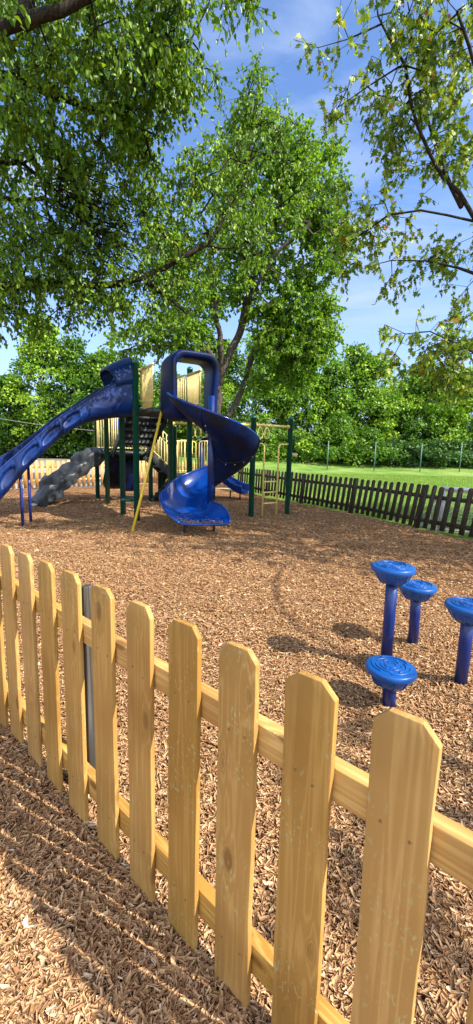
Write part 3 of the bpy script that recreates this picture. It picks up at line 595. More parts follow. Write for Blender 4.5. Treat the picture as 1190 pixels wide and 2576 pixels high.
# ------------- left wave slide: rows along the path, columns across the trough
D0 = V3(-.842, -.54)
tk = [0, .25, .48, .74, 1.11, 1.47, 1.74, 2.085, 2.34, 2.54, 2.8, 3.1, 3.5, 3.9]
zb = [2.22, 2.20, 2.15, 2.09, 1.94, 1.66, 1.39, 1.05, .76, .52, .34, .24, .20, .20]
zt = [3.00, 2.93, 2.82, 2.62, 2.35, 2.10, 1.83, 1.53, 1.33, 1.17, .98, .78, .52, .34]
tt = np.arange(0, 3.9, .0125); zb_ = np.interp(tt, tk, zb); zt_ = np.interp(tt, tk, zt)
def smooth(a, n=15):
    p = np.pad(a, n, mode='edge'); return np.convolve(p, np.ones(2 * n + 1) / (2 * n + 1), 'same')[n:-n]
zb_, zt_ = smooth(zb_), smooth(zt_)
ang = np.interp(tt, [0, 1.9, 2.6, 3.3, 3.9], [0, 0, 14, 34, 46]); ang = smooth(ang, 20)
pos = []; p = (P1 + P2) / 2 + D0 * .05; 
for i, t in enumerate(tt):
    a = R(ang[i]); d = V3(D0[0] * math.cos(a) - D0[1] * math.sin(a), D0[0] * math.sin(a) + D0[1] * math.cos(a)); pos.append((p.copy(), d)); p = p + d * .0125
HW = .43; K = 56
pock = [1.22, 1.60, 2.0, 2.46]; ribs = [1.06, 1.40, 1.80, 2.24]
G = []; Vv = []
for i, t in enumerate(tt):
    (p, d), z0, z1 = pos[i], zb_[i], zt_[i]; s = V3(-d[1], d[0]); s = s if s @ V3(.5, -.86) > 0 else -s; hgt_ = z1 - z0; row = []; hw = HW * (1 + .08 * math.exp(-t * 3))
    for k in range(K):
        c = k / (K - 1) * 2 - 1; ac = abs(c)
        if ac < .32: x = ac / .32 * .60; z = .0 + .05 * (ac / .32) ** 2
        else:
            f = (ac - .32) / .68; x = .60 + .40 * math.sin(min(1, f * 1.9) * math.pi / 2) - .05 * max(0, f - .55); z = .05 + .95 * f ** 1.25
        off = 0
        if c > .3:                                       # pockets and ribs pressed into the near wall
            for tp in pock:
                u_ = (t - tp) / .17; v_ = (z - .58) / .26; rr = u_ * u_ + v_ * v_ * (1.0 if v_ < 0 else 1.6)
                if rr < 1: off -= .10 * (1 - rr) ** .28 * (.12 + .88 * (v_ * .5 + .5) ** .8)
            for tb in ribs: off += .014 * math.exp(-((t - tb - .12 * (z - .5)) / .016) ** 2)
            off += .010 * math.exp(-(((z - .45 - .12 * math.sin(t * 9)) / .03) ** 2)) * (t < 1.05)
            off += .008 * math.exp(-(((z - .72 - .07 * math.sin(t * 7 + 2)) / .03) ** 2)) * (t < .9)
        q = p + s * (math.copysign(hw * x + off, c)); row.append(w3(q, z0 + hgt_ * z))
    G.append(row)
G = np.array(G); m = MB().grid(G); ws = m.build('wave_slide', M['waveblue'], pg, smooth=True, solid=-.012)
m = MB()
for k in (0, -1): m.tube(G[34::6, k] + V3(0, 0, .0), .017, 8)
m.build('rim', M['bluemid'], ws, smooth=True)
# arch over the top of it, open towards the slide
rows = []
for ph in np.linspace(0, 1, 44):
    row = []; lip = .32 + .16 * math.sin(ph * math.pi) ** .9
    for u_ in np.linspace(0, 1, 26):
        t = u_ * lip; i = min(int(t / .0125), len(tt) - 1); (p, d) = pos[i]; s = V3(-d[1], d[0]); s = s if s @ V3(.5, -.86) > 0 else -s
        top = 3.42 - .32 * t - .45 * t * t; zb2 = zt_[i] - .10; a = math.pi * ph; ca = math.cos(a); x = math.copysign(abs(ca) ** .62, ca) * HW * (.9775 * (1 + .08 * math.exp(-t * 3)) + .012); z = zb2 + (top - zb2) * math.sin(a) ** .62
        z += .006 * math.sin(ph * 90) * (math.sin(a) > .6); row.append(w3(p + s * x, z))
    rows.append(row)
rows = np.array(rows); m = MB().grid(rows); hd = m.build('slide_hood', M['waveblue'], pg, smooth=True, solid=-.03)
MB().tube(rows[:, -1], .022, 8).build('hood_rim', M['bluedk'], hd, smooth=True)
MB().tube(rows[:, 0], .03, 8).build('hood_flange', M['bluedk'], hd, smooth=True)
for a, z in ((V3(-4.245, 8.17), 1.12), (V3(-4.32, 8.645), 1.14)):
    MB().tube([w3(a, -.05), w3(a, z)], .029, 12).build('support_leg', M['bluesteel'], ws, smooth=True)
# ------------- rock climber
a, b_ = V3(-5.36, 11.07), V3(-3.98, 12.29); d = (b_ - a) / np.linalg.norm(b_ - a); s = V3(-d[1], d[0]); G = []
nn = V3(-d[0] * .6, -d[1] * .6)
for i in range(90):
    f = i / 89; row = []; base = a + (b_ - a) * f; zc = .02 + 1.43 * f
    for k in range(72):
        th = 2 * math.pi * k / 72; c, sn = math.cos(th), math.sin(th)
        x = math.copysign(abs(c) ** .55, c) * .34; y = math.copysign(abs(sn) ** .55, sn) * .13
        P = Vector((base[0] * 1 + s[0] * x, base[1] + s[1] * x, zc)); amt = 0
        if y > -.05:
            step = f * 4.6 + x * 1.1; fr_ = step - math.floor(step); cell = mnoise.cell(Vector((math.floor(step) * 1.7, math.floor(x * 2.2 + math.floor(step) * .5), 3.1)))
            amt = .24 * (cell * .5 + .5) * min(1, fr_ * 3.2) * min(1, (1 - fr_) * 5) + .07 * mnoise.noise(P * 5) + .03
        else: amt = .035 * mnoise.noise(P * 4)
        xx = x * (1 + .10 * mnoise.noise(Vector((f * 9, math.copysign(3, x), 0)))) * (.9 if f > .93 else 1); y += math.copysign(amt, y) * min(1, f * 4 + .12) * min(1, (1 - f) * 12 + .2)
        q = base + s * xx + V3(-d[0], -d[1]) * y * .68; row.append(w3(q, zc + y * .73))
    G.append(row)
m = MB().grid(G, wrap=True); m.add(G[0], [[tuple(range(72))]]); m.add(G[-1], [[tuple(range(72))]]); m.build('rock_climber', M['rock'], pg, smooth=True)
MB().bar(w3(a - d * .12, -.01), w3(a + d * .25, .12), .34, .03).build('climber_foot', M['grey'], pg.children[-1])
MB().bar(w3(b_ - d * .22, 1.40), w3(b_ + d * .12, 1.51), .34, .03).build('climber_mount', M['deckedge'], [c for c in pg.children if c.name.startswith('rock_climber')][0])
# ------------- low pod step on a post
c = P2 + V3(.22, -.30); st = MB().lathe([(.0, .37), (.14, .37), (.17, .385), (.175, .41), (.165, .425), (0, .43)], (c[0], c[1], 0), 32).build('step_plate', M['green'], pg, smooth=True)
MB().bar(w3(P2 + V3(.03, -.03), .36), w3(c, .36), .06, .03).build('step_bracket', M['tan'], st)
# ------------- overhead ring trek and end ladder
def beam(a, b_, z):
    d = (b_ - a) / np.linalg.norm(b_ - a); o = MB().tube([w3(a + d * .06, z), w3(b_ - d * .06, z)], .032, 14).build('overhead_beam', M['yellow'], pg, smooth=True)
    for q in (a + d * .075, b_ - d * .075): MB().tube([w3(q - d * .012, z), w3(q + d * .012, z)], .05, 14).build('flange', M['yellow'], o, smooth=True)
    return o, d
def ring(o, c, d, z):
    P = []
    for t in np.linspace(0, 2 * math.pi, 28, endpoint=False):
        zz = -.17 + .13 * math.cos(t); wd = .085 * math.sin(t) * (1 - .45 * max(0, math.cos(t))); P.append(w3(c + d * wd, z + zz - .015))
    MB().tube(P, .013, 8, closed=True).build('hanging_ring', M['yellow2'], o, smooth=True)
o, d = beam(V3(-1.66, 10.45), PA, 2.17)
for x in (-1.12, -.98, -.84, -.28, -.16, -.02, .12, .22): ring(o, V3(-1.66, 10.45) + d * (x + 1.66) * 1.04, d, 2.17)
o, d = beam(PA, PB, 2.17)
for x in (.20, .40): ring(o, PA + d * x, d, 2.17)
m = MB(); dl = (PB - PA) / np.linalg.norm(PB - PA); l0, l1 = PA + dl * .34, PA + dl * .79
for q, e in ((l0, PA + dl * .06), (l1, PB - dl * .06)):
    sg = 1 if e is not None and (q - e) @ dl > 0 else -1; pts = [w3(q, -.05), w3(q, 1.64)] + [w3(q - dl * sg * .10 * (1 - math.cos(t)), 1.64 + .10 * math.sin(t)) for t in np.linspace(.2, 1.57, 6)] + [w3(e, 1.745)]
    m.tube(pts, .021, 10)
ld = m.build('ladder', M['yellow'], pg, smooth=True)
for z in (.83, .57, .30): MB().tube([w3(l0, z), w3(l1, z)], .018, 8).build('rung', M['yellow'], ld, smooth=True)
q = PB + V3(.13, -.02); MB().lathe([(.0, -.012), (.055, -.01), (.06, 0), (.055, .01), (0, .012)], (0, 0, 0), 20).v
m = MB(); th = np.linspace(0, 2 * np.pi, 20, endpoint=False); pl = [(.075 * math.cos(t), .035 * math.sin(t) * (1.1 + .3 * math.cos(t))) for t in th]
v = [(q[0] + x, q[1] + e, 1.50 + z) for e in (-.012, .012) for x, z in pl]; m.add(v, [[tuple(range(20))[::-1]], [tuple(range(20, 40))], [(i, (i + 1) % 20, 20 + (i + 1) % 20, 20 + i) for i in range(20)]]); m.build('hand_plate', M['tan'], pg, bevel=.003)
# ------------- arched panels on the low deck
a, b_ = V3(-1.85, 12.58), V3(-.75, 13.18)
railing(a + (b_ - a) * .07, a + (b_ - a) * .36, .86, 1.83, 3, mat='yellow', round_top=True)
railing(a + (b_ - a) * .60, a + (b_ - a) * .96, .86, 1.83, 4, mat='yellow', round_top=True)
railing(V3(-2.3, 13.5), V3(-1.4, 14.0), .86, 1.83, 7, mat='yellow', round_top=True)
# ------------- small slide behind on the right
def chute(path, hw, wall, mat, name, hood=None):
    path = np.array(path, float); n = 50; s = np.linspace(0, 1, n); tk_ = np.linspace(0, 1, len(path)); Pp = np.stack([smooth(np.interp(s, tk_, path[:, k]), 3) for k in range(3)], 1)
    T = np.gradient(Pp, axis=0); G = []
    for i in range(n):
        d = V3(T[i][0], T[i][1]); d /= np.linalg.norm(d); sd_ = V3(-d[1], d[0]); row = []
        for k in range(28):
            c = k / 27 * 2 - 1; ac = abs(c); x = min(1, ac / .55) * .82 + max(0, ac - .55) * .4; z = max(0, (ac - .35) / .65) ** 1.4 * wall; row.append(w3(Pp[i][:2] + sd_ * math.copysign(hw * x, c), Pp[i][2] + z))
        G.append(row)
    G = np.array(G); o = MB().grid(G).build(name, mat, pg, smooth=True, solid=.02); m = MB(); m.tube(G[:, 0], .02, 8); m.tube(G[:, -1], .02, 8); m.tube(G[-1], .022, 8); m.build('rim', mat, o, smooth=True); return o
c1 = chute([(-1.15, 13.9, .80), (-.85, 13.95, .74), (-.5, 13.9, .56), (-.15, 13.78, .34), (.1, 13.62, .22), (.28, 13.5, .20)], .27, .26, M['blue'], 'small_slide')
for q in (V3(-.22, 13.75), V3(.1, 13.5)): MB().tube([w3(q, -.05), w3(q, .25)], .025, 8).build('foot', M['deck'], c1, smooth=True)
G = []
for wd, z1, y in ((.56, 1.95, 0), (.60, 1.98, .12), (.56, 1.92, .26), (.46, 1.86, .27), (.44, 1.84, .0)):
    cc = V3(-1.02, 13.62) + V3(.87, .49) * y * .6; G.append([w3(cc + V3(-.45, .86) * 0 + V3(.86, -.1) * x, z) for x, z in rrect(wd, .8, z1, .2, 7, .06)])
MB().grid(G, wrap=True).build('slide_hood', M['bluemid'], pg, smooth=True)
# ------------- dark slide leaving the lower deck, seen from below, and a blue panel
c2 = chute([(-3.35, 12.45, 1.40), (-3.42, 12.30, 1.22), (-3.62, 12.6, .80), (-3.85, 13.1, .40), (-4.0, 13.6, .25)], .34, .1, M['bluedk'], 'double_slide')
G = []
for i in range(26):
    f = i / 25; zc = 1.40 - 1.12 * f; bow = .34 * math.sin(f * math.pi * .85) ; row = []
    for k in range(24):
        c = k / 23 * 2 - 1; q = V3(-3.34, 12.62) + V3(.86, .1) * c * .33 * (1 if f < .7 else math.sqrt(max(0, 1 - ((f - .7) / .36) ** 2))) - U * bow * -1 * .5; row.append(w3(q + U * (.05 * (1 - c * c)), zc))
    G.append(row)
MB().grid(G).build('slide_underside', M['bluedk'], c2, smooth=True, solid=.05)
MB().box(w3(V3(-3.72, 13.2), 2.3), (.30, .03, .34), W.tolist() + [0], (-U).tolist() + [0]).build('blue_panel', M['blue'], pg, bevel=.01)
MB().box(w3(V3(-4.2, 13.25), 1.95), (.07, .03, .95), (1, 0, 0), (0, 1, 0)).build('blue_panel', M['bluedk'], pg, bevel=.01)
# ------------------------------------------------------------------ trees
def unit(a): return a / np.maximum(np.linalg.norm(a, axis=-1, keepdims=True), 1e-9)
class Skel:
    def __init__(s): s.p = np.zeros((0, 3)); s.par = []; s.rmin = []
    def addnode(s, p, par, r=0): s.p = np.vstack([s.p, p]); s.par.append(par); s.rmin.append(r); return len(s.par) - 1
    def limb(s, pts, r0, r1, par=-1, step=.3, wob=.03):
        pts = [V3(*p) for p in pts]; d = np.cumsum([0] + [np.linalg.norm(b - a) for a, b in zip(pts, pts[1:])]); n = max(3, int(d[-1] / step)); x = np.linspace(0, d[-1], n)
        Q = np.stack([np.interp(x, d, [p[k] for p in pts]) for k in range(3)], 1)
        for _ in range(2): Q[1:-1] = (Q[:-2] + 2 * Q[1:-1] + Q[2:]) / 4
        Q[1:-1] += rng.normal(0, wob, (n - 2, 3))
        ids = []
        if par == -1 and len(s.par): par = int(np.argmin(np.linalg.norm(s.p - Q[0], axis=1)))
        for k in range(n):
            par = s.addnode(Q[k], par, r0 + (r1 - r0) * k / (n - 1)); ids.append(par)
        return ids
    def attach(s, T, step=.3, droop=.0, jit=.12):
        T = np.asarray(T); D = np.full(len(T), 1e9)
        for i in range(0, len(T), 200): D[i:i + 200] = np.linalg.norm(T[i:i + 200, None] - s.p[None], axis=2).min(1)
        cap = len(s.par) + len(T) * 30; buf = np.zeros((cap, 3)); buf[:len(s.par)] = s.p; n = len(s.par); tips = []
        for t in T[np.argsort(D)]:
            dd = np.linalg.norm(buf[:n] - t, axis=1); k = int(np.argmin(dd)); L_ = dd[k]; m = min(28, max(1, int(L_ / step))); a = buf[k].copy(); par = k
            bow = rng.normal(0, jit, 3) * L_
            for q in range(1, m + 1):
                f = q / m; p = a + (t - a) * f + bow * math.sin(f * math.pi) * .6; buf[n] = p; s.par.append(par); s.rmin.append(0); par = n; n += 1
            tips.append(par)
        s.p = buf[:n].copy(); return np.array(tips)
    def radii(s, tips, rt=.006, e=.5):
        n = len(s.par); c = np.zeros(n); np.add.at(c, tips, 1)
        for i in range(n - 1, 0, -1):
            if s.par[i] >= 0: c[s.par[i]] += c[i]
        return np.maximum(np.maximum(rt * np.maximum(c, 1) ** e, np.array(s.rmin)), rt)
    def mesh(s, mb, r, n=6, keep=None):
        par = np.array(s.par); idx = np.where(par >= 0)[0]
        if keep is not None: idx = idx[keep[idx]]
        a, b = s.p[par[idx]], s.p[idx]; ra = np.minimum(r[par[idx]], r[idx] * 1.35); rb = r[idx]; segs(mb, a, b, ra, rb, n)
def segs(mb, a, b, ra, rb, n=5):
    d = unit(b - a); up = np.where(np.abs(d[:, 2:3]) < .9, [[0, 0, 1.]], [[1., 0, 0]]); u = unit(np.cross(d, up)); v = np.cross(d, u)
    th = np.linspace(0, 2 * np.pi, n, endpoint=False); c = np.cos(th)[None, :, None] * u[:, None] + np.sin(th)[None, :, None] * v[:, None]
    e = (d * np.minimum(ra, rb)[:, None] * .25)[:, None]
    V = np.concatenate([a[:, None] - e + c * ra[:, None, None], b[:, None] + e + c * rb[:, None, None]], 1).reshape(-1, 3)
    j = np.arange(n); f = np.stack([j, (j + 1) % n, n + (j + 1) % n, n + j], -1); F = (np.arange(len(a))[:, None, None] * 2 * n + f[None]).reshape(-1, 4)
    mb.add(V, [F])
def leaves(mb, P, D, Nn, ln, wd, var, kind='oval'):
    n = len(P); D = unit(D); S = unit(np.cross(D, Nn)); Nn = np.cross(S, D); ln = ln[:, None]; wd = wd[:, None]
    if kind == 'oval':
        fold = Nn * wd * .35; curl = Nn * ln * -.12
        v = np.stack([P, P + D * ln * .32 + S * wd * .5 + fold, P + D * ln * .70 + S * wd * .34 + fold * .6 + curl * .5, P + D * ln + curl, P + D * ln * .70 - S * wd * .34 + fold * .6 + curl * .5, P + D * ln * .32 - S * wd * .5 + fold], 1)
        f = np.array([(0, 1, 2, 3), (0, 3, 4, 5)]); k = 6
    elif kind == 'lobed':
        fold = Nn * wd * .15; c = P + D * ln * .35
        q = lambda a, b, h=0: P + D * ln * a + S * wd * b + Nn * wd * h
        v = np.stack([P, q(.18, .5, .1), q(.42, .22, .05), q(.62, .48, 0), q(.62, .16, .04), q(1.0, 0, -.25), q(.62, -.16, .04), q(.62, -.48, 0), q(.42, -.22, .05), q(.18, -.5, .1), q(.35, 0, 0)], 1)
        f = np.array([(0, 1, 2, 10), (10, 2, 3, 4), (10, 4, 5, 6), (10, 6, 7, 8), (0, 10, 8, 9)]); k = 11
    else:
        v = np.stack([P, P + D * ln * .5 + S * wd * .5 + Nn * wd * .15, P + D * ln, P + D * ln * .5 - S * wd * .5 + Nn * wd * .15], 1); f = np.array([(0, 1, 2, 3)]); k = 4
    F = (np.arange(n)[:, None, None] * k + f[None]).reshape(-1, f.shape[1]); mb.add(v.reshape(-1, 3), [F], np.repeat(var, k))
def ell(center, rad, n, shell=.5, r=None):
    r = r or rng; d = unit(r.normal(0, 1, (n, 3))); q = r.uniform(0, 1, n) ** (1 / 3 if not shell else shell * .5); return V3(*center) + d * q[:, None] * V3(*np.broadcast_to(rad, 3))
def foliate(mb, tw, tips, par_dir, nt, tl, nl, ln, wd, droop, kind, varf, twr=.0022, spread=1.0):
    """nt twigs of length tl from each tip, nl leaves along each"""
    m = len(tips); T = np.repeat(tips, nt, 0); pd = np.repeat(par_dir, nt, 0); d = unit(pd * .6 + rng.normal(0, .7, (m * nt, 3)) * spread + V3(0, 0, -droop * .5)); l = tl * rng.uniform(.5, 1.3, m * nt); E_ = T + d * l[:, None] + V3(0, 0, -droop) * (l * .35)[:, None]
    if tw is not None: segs(tw, T, E_, np.full(len(T), twr * 1.6), np.full(len(T), twr), 3)
    cl = rng.uniform(0, 1, m)
    Tk = np.repeat(T, nl, 0); Ek = np.repeat(E_, nl, 0); s = np.tile(np.linspace(.15, 1.05, nl), len(T)) + rng.normal(0, .06, len(Tk)); P = Tk + (Ek - Tk) * s[:, None]; P += rng.normal(0, .015 * tl / .4, P.shape)
    D = unit(unit(Ek - Tk) * .45 + rng.normal(0, .55, P.shape) + V3(0, 0, -droop)); Nn = unit(rng.normal(0, .55, P.shape) + V3(0, 0, .75 if droop < .8 else .25))
    var = np.clip(varf + .30 * (np.repeat(cl, nt * nl) - .5) + rng.normal(0, .17, len(P)), 0, 1)
    sz = rng.uniform(.7, 1.25, len(P)); leaves(mb, P, D, Nn, ln * sz, wd * sz, var, kind)
def dirs(sk, tips):
    par = np.array(sk.par)[tips]; par = np.where(par < 0, tips, par); return unit(sk.p[tips] - sk.p[par] + 1e-6)
def tree(name, label, cat, base, limbs, clumps, leafmat_, barkm, foliate_kw, rt=.006, e=.48, step=.3, droop=.0, group=None, bare=None, jit=.12):
    t = thing(name, tuple(base), label, cat, group); sk = Skel()
    for L_ in limbs: sk.limb(*L_)
    T = np.vstack([ell(c, r_, n) for c, r_, n in clumps]); tips = sk.attach(T, step, droop, jit); r = sk.radii(tips, rt, e)
    br = MB(); big = r > .03; sk.mesh(br, r, 9, big); sk.mesh(br, r, 5, ~big)
    if bare is not None: bare(br)
    cr_ = MB(); foliate(cr_, br, sk.p[tips], dirs(sk, tips), **foliate_kw)
    br.build('trunk', barkm, t, smooth=True); cr_.build('crown', leafmat_, t); return t
# the large tree overhead on the left (its trunk stands out of the picture)
Lb = V3(-7.6, 6.2, 0)
limbs = [([Lb, Lb + V3(.1, .1, 2.2), Lb + V3(.4, .3, 3.6), Lb + V3(.9, .2, 6), Lb + V3(1.4, -.2, 9)], .42, .16),
         ([Lb + V3(.4, .3, 3.5), pt(-60, 735, 7.2), pt(60, 708, 7.4), pt(200, 716, 7.6), pt(300, 722, 7.7), pt(372, 712, 7.8), pt(420, 676, 7.9), pt(505, 616, 8.0), pt(545, 585, 8.15)], .14, .02),
         ([pt(372, 712, 7.8), pt(400, 722, 7.9), pt(420, 735, 8), pt(470, 790, 8.3)], .05, .015),
         ([Lb + V3(.5, .3, 4.3), pt(-30, 500, 7.0), pt(90, 492, 7.2), pt(180, 530, 7.4), pt(260, 590, 7.8)], .085, .015),
         ([Lb + V3(.7, .3, 5), pt(-30, 400, 6.6), pt(60, 408, 6.8), pt(160, 470, 7.2), pt(200, 540, 7.4)], .05, .012),
         ([Lb + V3(.9, .2, 5.6), pt(-40, 180, 6.0), pt(60, 185, 6.1), pt(170, 260, 6.3), pt(300, 290, 6.6), pt(420, 350, 6.9)], .07, .012),
         ([Lb + V3(1.0, .1, 6.5), pt(-50, 120, 5.0), pt(60, 55, 4.9), pt(160, 20, 4.9), pt(260, -30, 5.0), pt(420, -120, 5.0), pt(560, -160, 5.2)], .115, .03),
         ([pt(60, 55, 4.9), pt(75, 0, 5.0), pt(100, -160, 5.2)], .075, .04),
         ([pt(300, 290, 6.6), pt(330, 210, 6.4), pt(400, 140, 6.2), pt(480, 100, 6.2)], .035, .01),
         ([pt(545, 585, 8.15), pt(600, 500, 8.3), pt(632, 400, 8.4), pt(645, 240, 8.6)], .018, .006),
         ([pt(505, 616, 8.0), pt(560, 640, 8.2), pt(660, 620, 8.4), pt(720, 560, 8.6)], .018, .006)]
K_ = lambda px, py, Y, r, n: (pt(px, py, Y), r, n)
cl = [K_(80, 60, 5.4, (1.0, 1.1, .8), 58), K_(300, 60, 5.6, (.9, 1.1, .8), 66), K_(415, 90, 6.0, (.40, .8, .55), 42), K_(450, 10, 5.6, (.25, .5, .25), 10), K_(200, 190, 6.2, (1.2, 1.2, .7), 80), K_(420, 190, 6.3, (.32, .8, .22), 14), K_(520, 165, 6.4, (.2, .3, .10), 6), K_(345, 270, 6.6, (.30, .8, .35), 18),
      K_(40, 280, 6.6, (.9, 1.2, .7), 60), K_(230, 350, 6.9, (1.1, 1.2, .75), 95), K_(60, 480, 7.4, (.9, 1.2, .9), 62), K_(200, 480, 7.4, (.8, 1.2, .6), 40), K_(350, 430, 7.6, (.35, .8, .6), 26), K_(90, 620, 7.6, (1.3, 1.3, .7), 72), K_(60, 725, 7.4, (1.2, 1.2, .5), 62), K_(250, 650, 7.8, (1.0, 1.2, .55), 72),
      K_(40, 795, 7.4, (.6, .8, .16), 12), K_(190, 745, 7.7, (.9, .9, .30), 30), K_(320, 780, 7.9, (.6, .8, .3), 20), K_(400, 640, 8.0, (.5, .9, .6), 38), K_(450, 520, 8.2, (.55, .9, .8), 48), K_(480, 440, 8.2, (.35, .7, .25), 14), K_(570, 450, 8.5, (.5, .8, .7), 34), K_(615, 290, 8.6, (.32, .4, .32), 18), K_(640, 260, 8.6, (.25, .3, .35), 13), K_(640, 180, 8.7, (.10, .2, .25), 6), K_(690, 300, 8.7, (.28, .4, .25), 11),
      K_(680, 420, 8.6, (.75, .9, .8), 26), K_(600, 590, 8.4, (.7, .9, .5), 26), K_(770, 500, 8.8, (.5, .7, .45), 9), K_(430, 745, 8.3, (.5, .7, .3), 12), K_(500, 690, 8.3, (.4, .7, .4), 10),
      K_(605, -5, 5.2, (.12, .2, .08), 6), K_(540, -110, 5.2, (.3, .4, .2), 6), K_(-220, 300, 6, (1.6, 1.8, 2.0), 100), K_(-200, 640, 7, (1.6, 1.8, 1.3), 70), K_(150, -230, 5.5, (2.2, 2, .9), 80), ((-8, 7, 9), (3, 3, 2), 80)]
bz = np.vstack([pt(200, 460, 7.3), pt(110, 480, 7.3)])
def dead(br):
    rr = np.random.default_rng(11); a0 = pt(150, 480, 7.3); n = 150; A_ = a0 + (pt(300, 640, 7.9) - a0) * rr.uniform(-.1, .8, n)[:, None] + rr.normal(0, .22, (n, 3)); d = unit(V3(*(pt(350, 600, 7.6) - a0)) / 1.4 + rr.normal(0, .45, (n, 3))); l = rr.uniform(.4, 1.1, n)
    mid = A_ + d * l[:, None] * .5 + rr.normal(0, .04, (n, 3)); segs(br, A_, mid, np.full(n, .010), np.full(n, .007), 4); segs(br, mid, A_ + d * l[:, None] - V3(0, 0, .08), np.full(n, .007), np.full(n, .003), 4)
tree('overhanging_tree', 'large tree with thick dark limbs and drooping glossy leaves overhanging from the left', 'tree', Lb, limbs, cl, M['leafA'], M['bark'],
     dict(nt=5, tl=.30, nl=6, ln=.074, wd=.046, droop=.7, kind='oval', varf=.5), rt=.0040, e=.43, step=.22, bare=dead)
# the multi-stemmed tree behind the playground
def q3(px, py, Y): return pt(px, py, Y)
Y0 = 18.5; cb = V3(*pt(548, 1190, Y0)[:2], 0)
limbs = [([cb + V3(-.15, 0, 0), q3(543, 1040, Y0), q3(552, 950, Y0), q3(570, 900, Y0), q3(600, 850, Y0 + .4), q3(622, 760, Y0 + .3), q3(645, 680, Y0), q3(700, 560, Y0), q3(720, 430, Y0)], .21, .03),
         ([cb + V3(.3, .1, 0), q3(560, 1075, Y0 + .3), q3(578, 1040, Y0 + .5), q3(604, 1000, Y0 + .8), q3(625, 930, Y0 + 1), q3(655, 850, Y0 + 1), q3(700, 800, Y0 + 1), q3(770, 740, Y0 + 1)], .17, .02),
         ([q3(552, 950, Y0), q3(530, 890, Y0 - .3), q3(505, 855, Y0 - .5), q3(485, 830, Y0 - .6), q3(440, 760, Y0 - 1), q3(420, 650, Y0 - 1)], .14, .03),
         ([q3(558, 930, Y0), q3(556, 870, Y0 - .3), q3(543, 800, Y0 - .6), q3(540, 700, Y0 - .6), q3(570, 560, Y0 - .6)], .14, .03),
         ([q3(520, 880, Y0 - .4), q3(470, 880, Y0 - 1.2), q3(400, 868, Y0 - 1.6), q3(340, 870, Y0 - 2)], .06, .015),
         ([q3(622, 760, Y0), q3(660, 700, Y0 - 1), q3(690, 640, Y0 - 1.4), q3(780, 560, Y0 - 1.4)], .08, .02)]
cl = [K_(650, 350, Y0, (1.2, 1.2, .8), 40), K_(560, 420, Y0, (1.0, 1.0, .9), 34), K_(740, 400, Y0, (.9, 1.5, 1.0), 60), K_(820, 380, Y0, (.5, .8, .45), 16), K_(660, 420, Y0, (1.3, 1.6, 1.2), 80), K_(780, 500, Y0, (1.3, 1.6, 1.2), 110), K_(830, 600, Y0, (.9, 1.3, .95), 70), K_(700, 600, Y0, (1.7, 2, 1.1), 120), K_(600, 520, Y0, (1.3, 1.8, 1.3), 70), K_(560, 680, Y0, (1.5, 1.8, 1.2), 80), K_(660, 740, Y0, (1.4, 1.8, .8), 70), K_(740, 780, Y0 + .5, (1.1, 1.5, 1.0), 90),
      K_(790, 850, Y0 + .5, (1.05, 1.3, .8), 95), K_(740, 900, Y0 + .5, (1.2, 1.4, .6), 75), K_(690, 850, Y0 + .3, (1.0, 1.4, .8), 60), K_(815, 770, Y0 + .5, (.5, .8, .6), 26), K_(790, 690, Y0, (.8, 1.2, .6), 40), K_(480, 760, Y0 - .6, (1.4, 1.6, 1.1), 80), K_(430, 840, Y0 - 1.4, (1.5, 1.4, .55), 60), K_(350, 850, Y0 - 2, (1.3, 1.2, .4), 26), K_(330, 890, Y0 - 2, (.8, .9, .2), 9), K_(420, 640, Y0 - 1, (1.0, 1.4, 1.1), 50), K_(520, 850, Y0 - .3, (.9, 1.2, .35), 22), K_(640, 960, Y0 + 1, (.6, .9, .5), 22), K_(745, 960, Y0 + .8, (.7, .9, .35), 25)]
tree('broadleaf_tree', 'tall multi-stemmed tree with bright green leaves rising behind the spiral slide', 'tree', cb, limbs, cl, M['leafB'], M['barkgrey'],
     dict(nt=4, tl=.46, nl=10, ln=.125, wd=.10, droop=.35, kind='oval', varf=.52, twr=.004), rt=.008, e=.46, step=.5)
# the maple on the right, trunk out of the picture
mbs = V3(6.6, 5.2, 0)
limbs = [([mbs, mbs + V3(-.1, 0, 2.5), mbs + V3(-.5, 0, 5), mbs + V3(-.6, .2, 8.5)], .24, .07),
         ([mbs + V3(-.1, 0, 2.7), pt(1290, 640, 5.6), pt(1190, 556, 5.7), pt(1160, 520, 5.7), pt(1110, 420, 5.7), pt(1055, 350, 5.7), pt(1030, 270, 5.7), pt(1000, 170, 5.6), pt(960, 60, 5.5), pt(940, -60, 5.5)], .055, .008),
         ([pt(1160, 520, 5.7), pt(1120, 440, 6), pt(1100, 380, 6.1), pt(1050, 300, 6.2), pt(1100, 200, 6.2), pt(1060, 60, 6.2)], .03, .01),
         ([pt(1190, 556, 5.7), pt(1130, 530, 5.6), pt(1060, 515, 5.6), pt(980, 520, 5.7), pt(900, 560, 5.9), pt(860, 620, 6)], .016, .004),
         ([pt(1290, 640, 5.6), pt(1240, 720, 5.8), pt(1190, 700, 5.9), pt(1120, 660, 6), pt(1040, 650, 6.1), pt(985, 655, 6.1)], .03, .006),
         ([mbs + V3(-.1, 0, 2.5), pt(1290, 900, 5.4), pt(1190, 880, 5.4), pt(1120, 860, 5.3), pt(1070, 830, 5.3), pt(1020, 840, 5.3)], .03, .005),
         ([pt(1000, 170, 5.6), pt(930, 210, 5.5), pt(870, 230, 5.4), pt(850, 270, 5.4)], .012, .004), ([pt(960, 60, 5.5), pt(900, 50, 5.3), pt(860, 100, 5.2), pt(800, 120, 5.2)], .012, .004),
         ([mbs + V3(-.5, 0, 5), pt(1260, 300, 5.4), pt(1180, 180, 5.2), pt(1150, 30, 5.1)], .06, .015)]
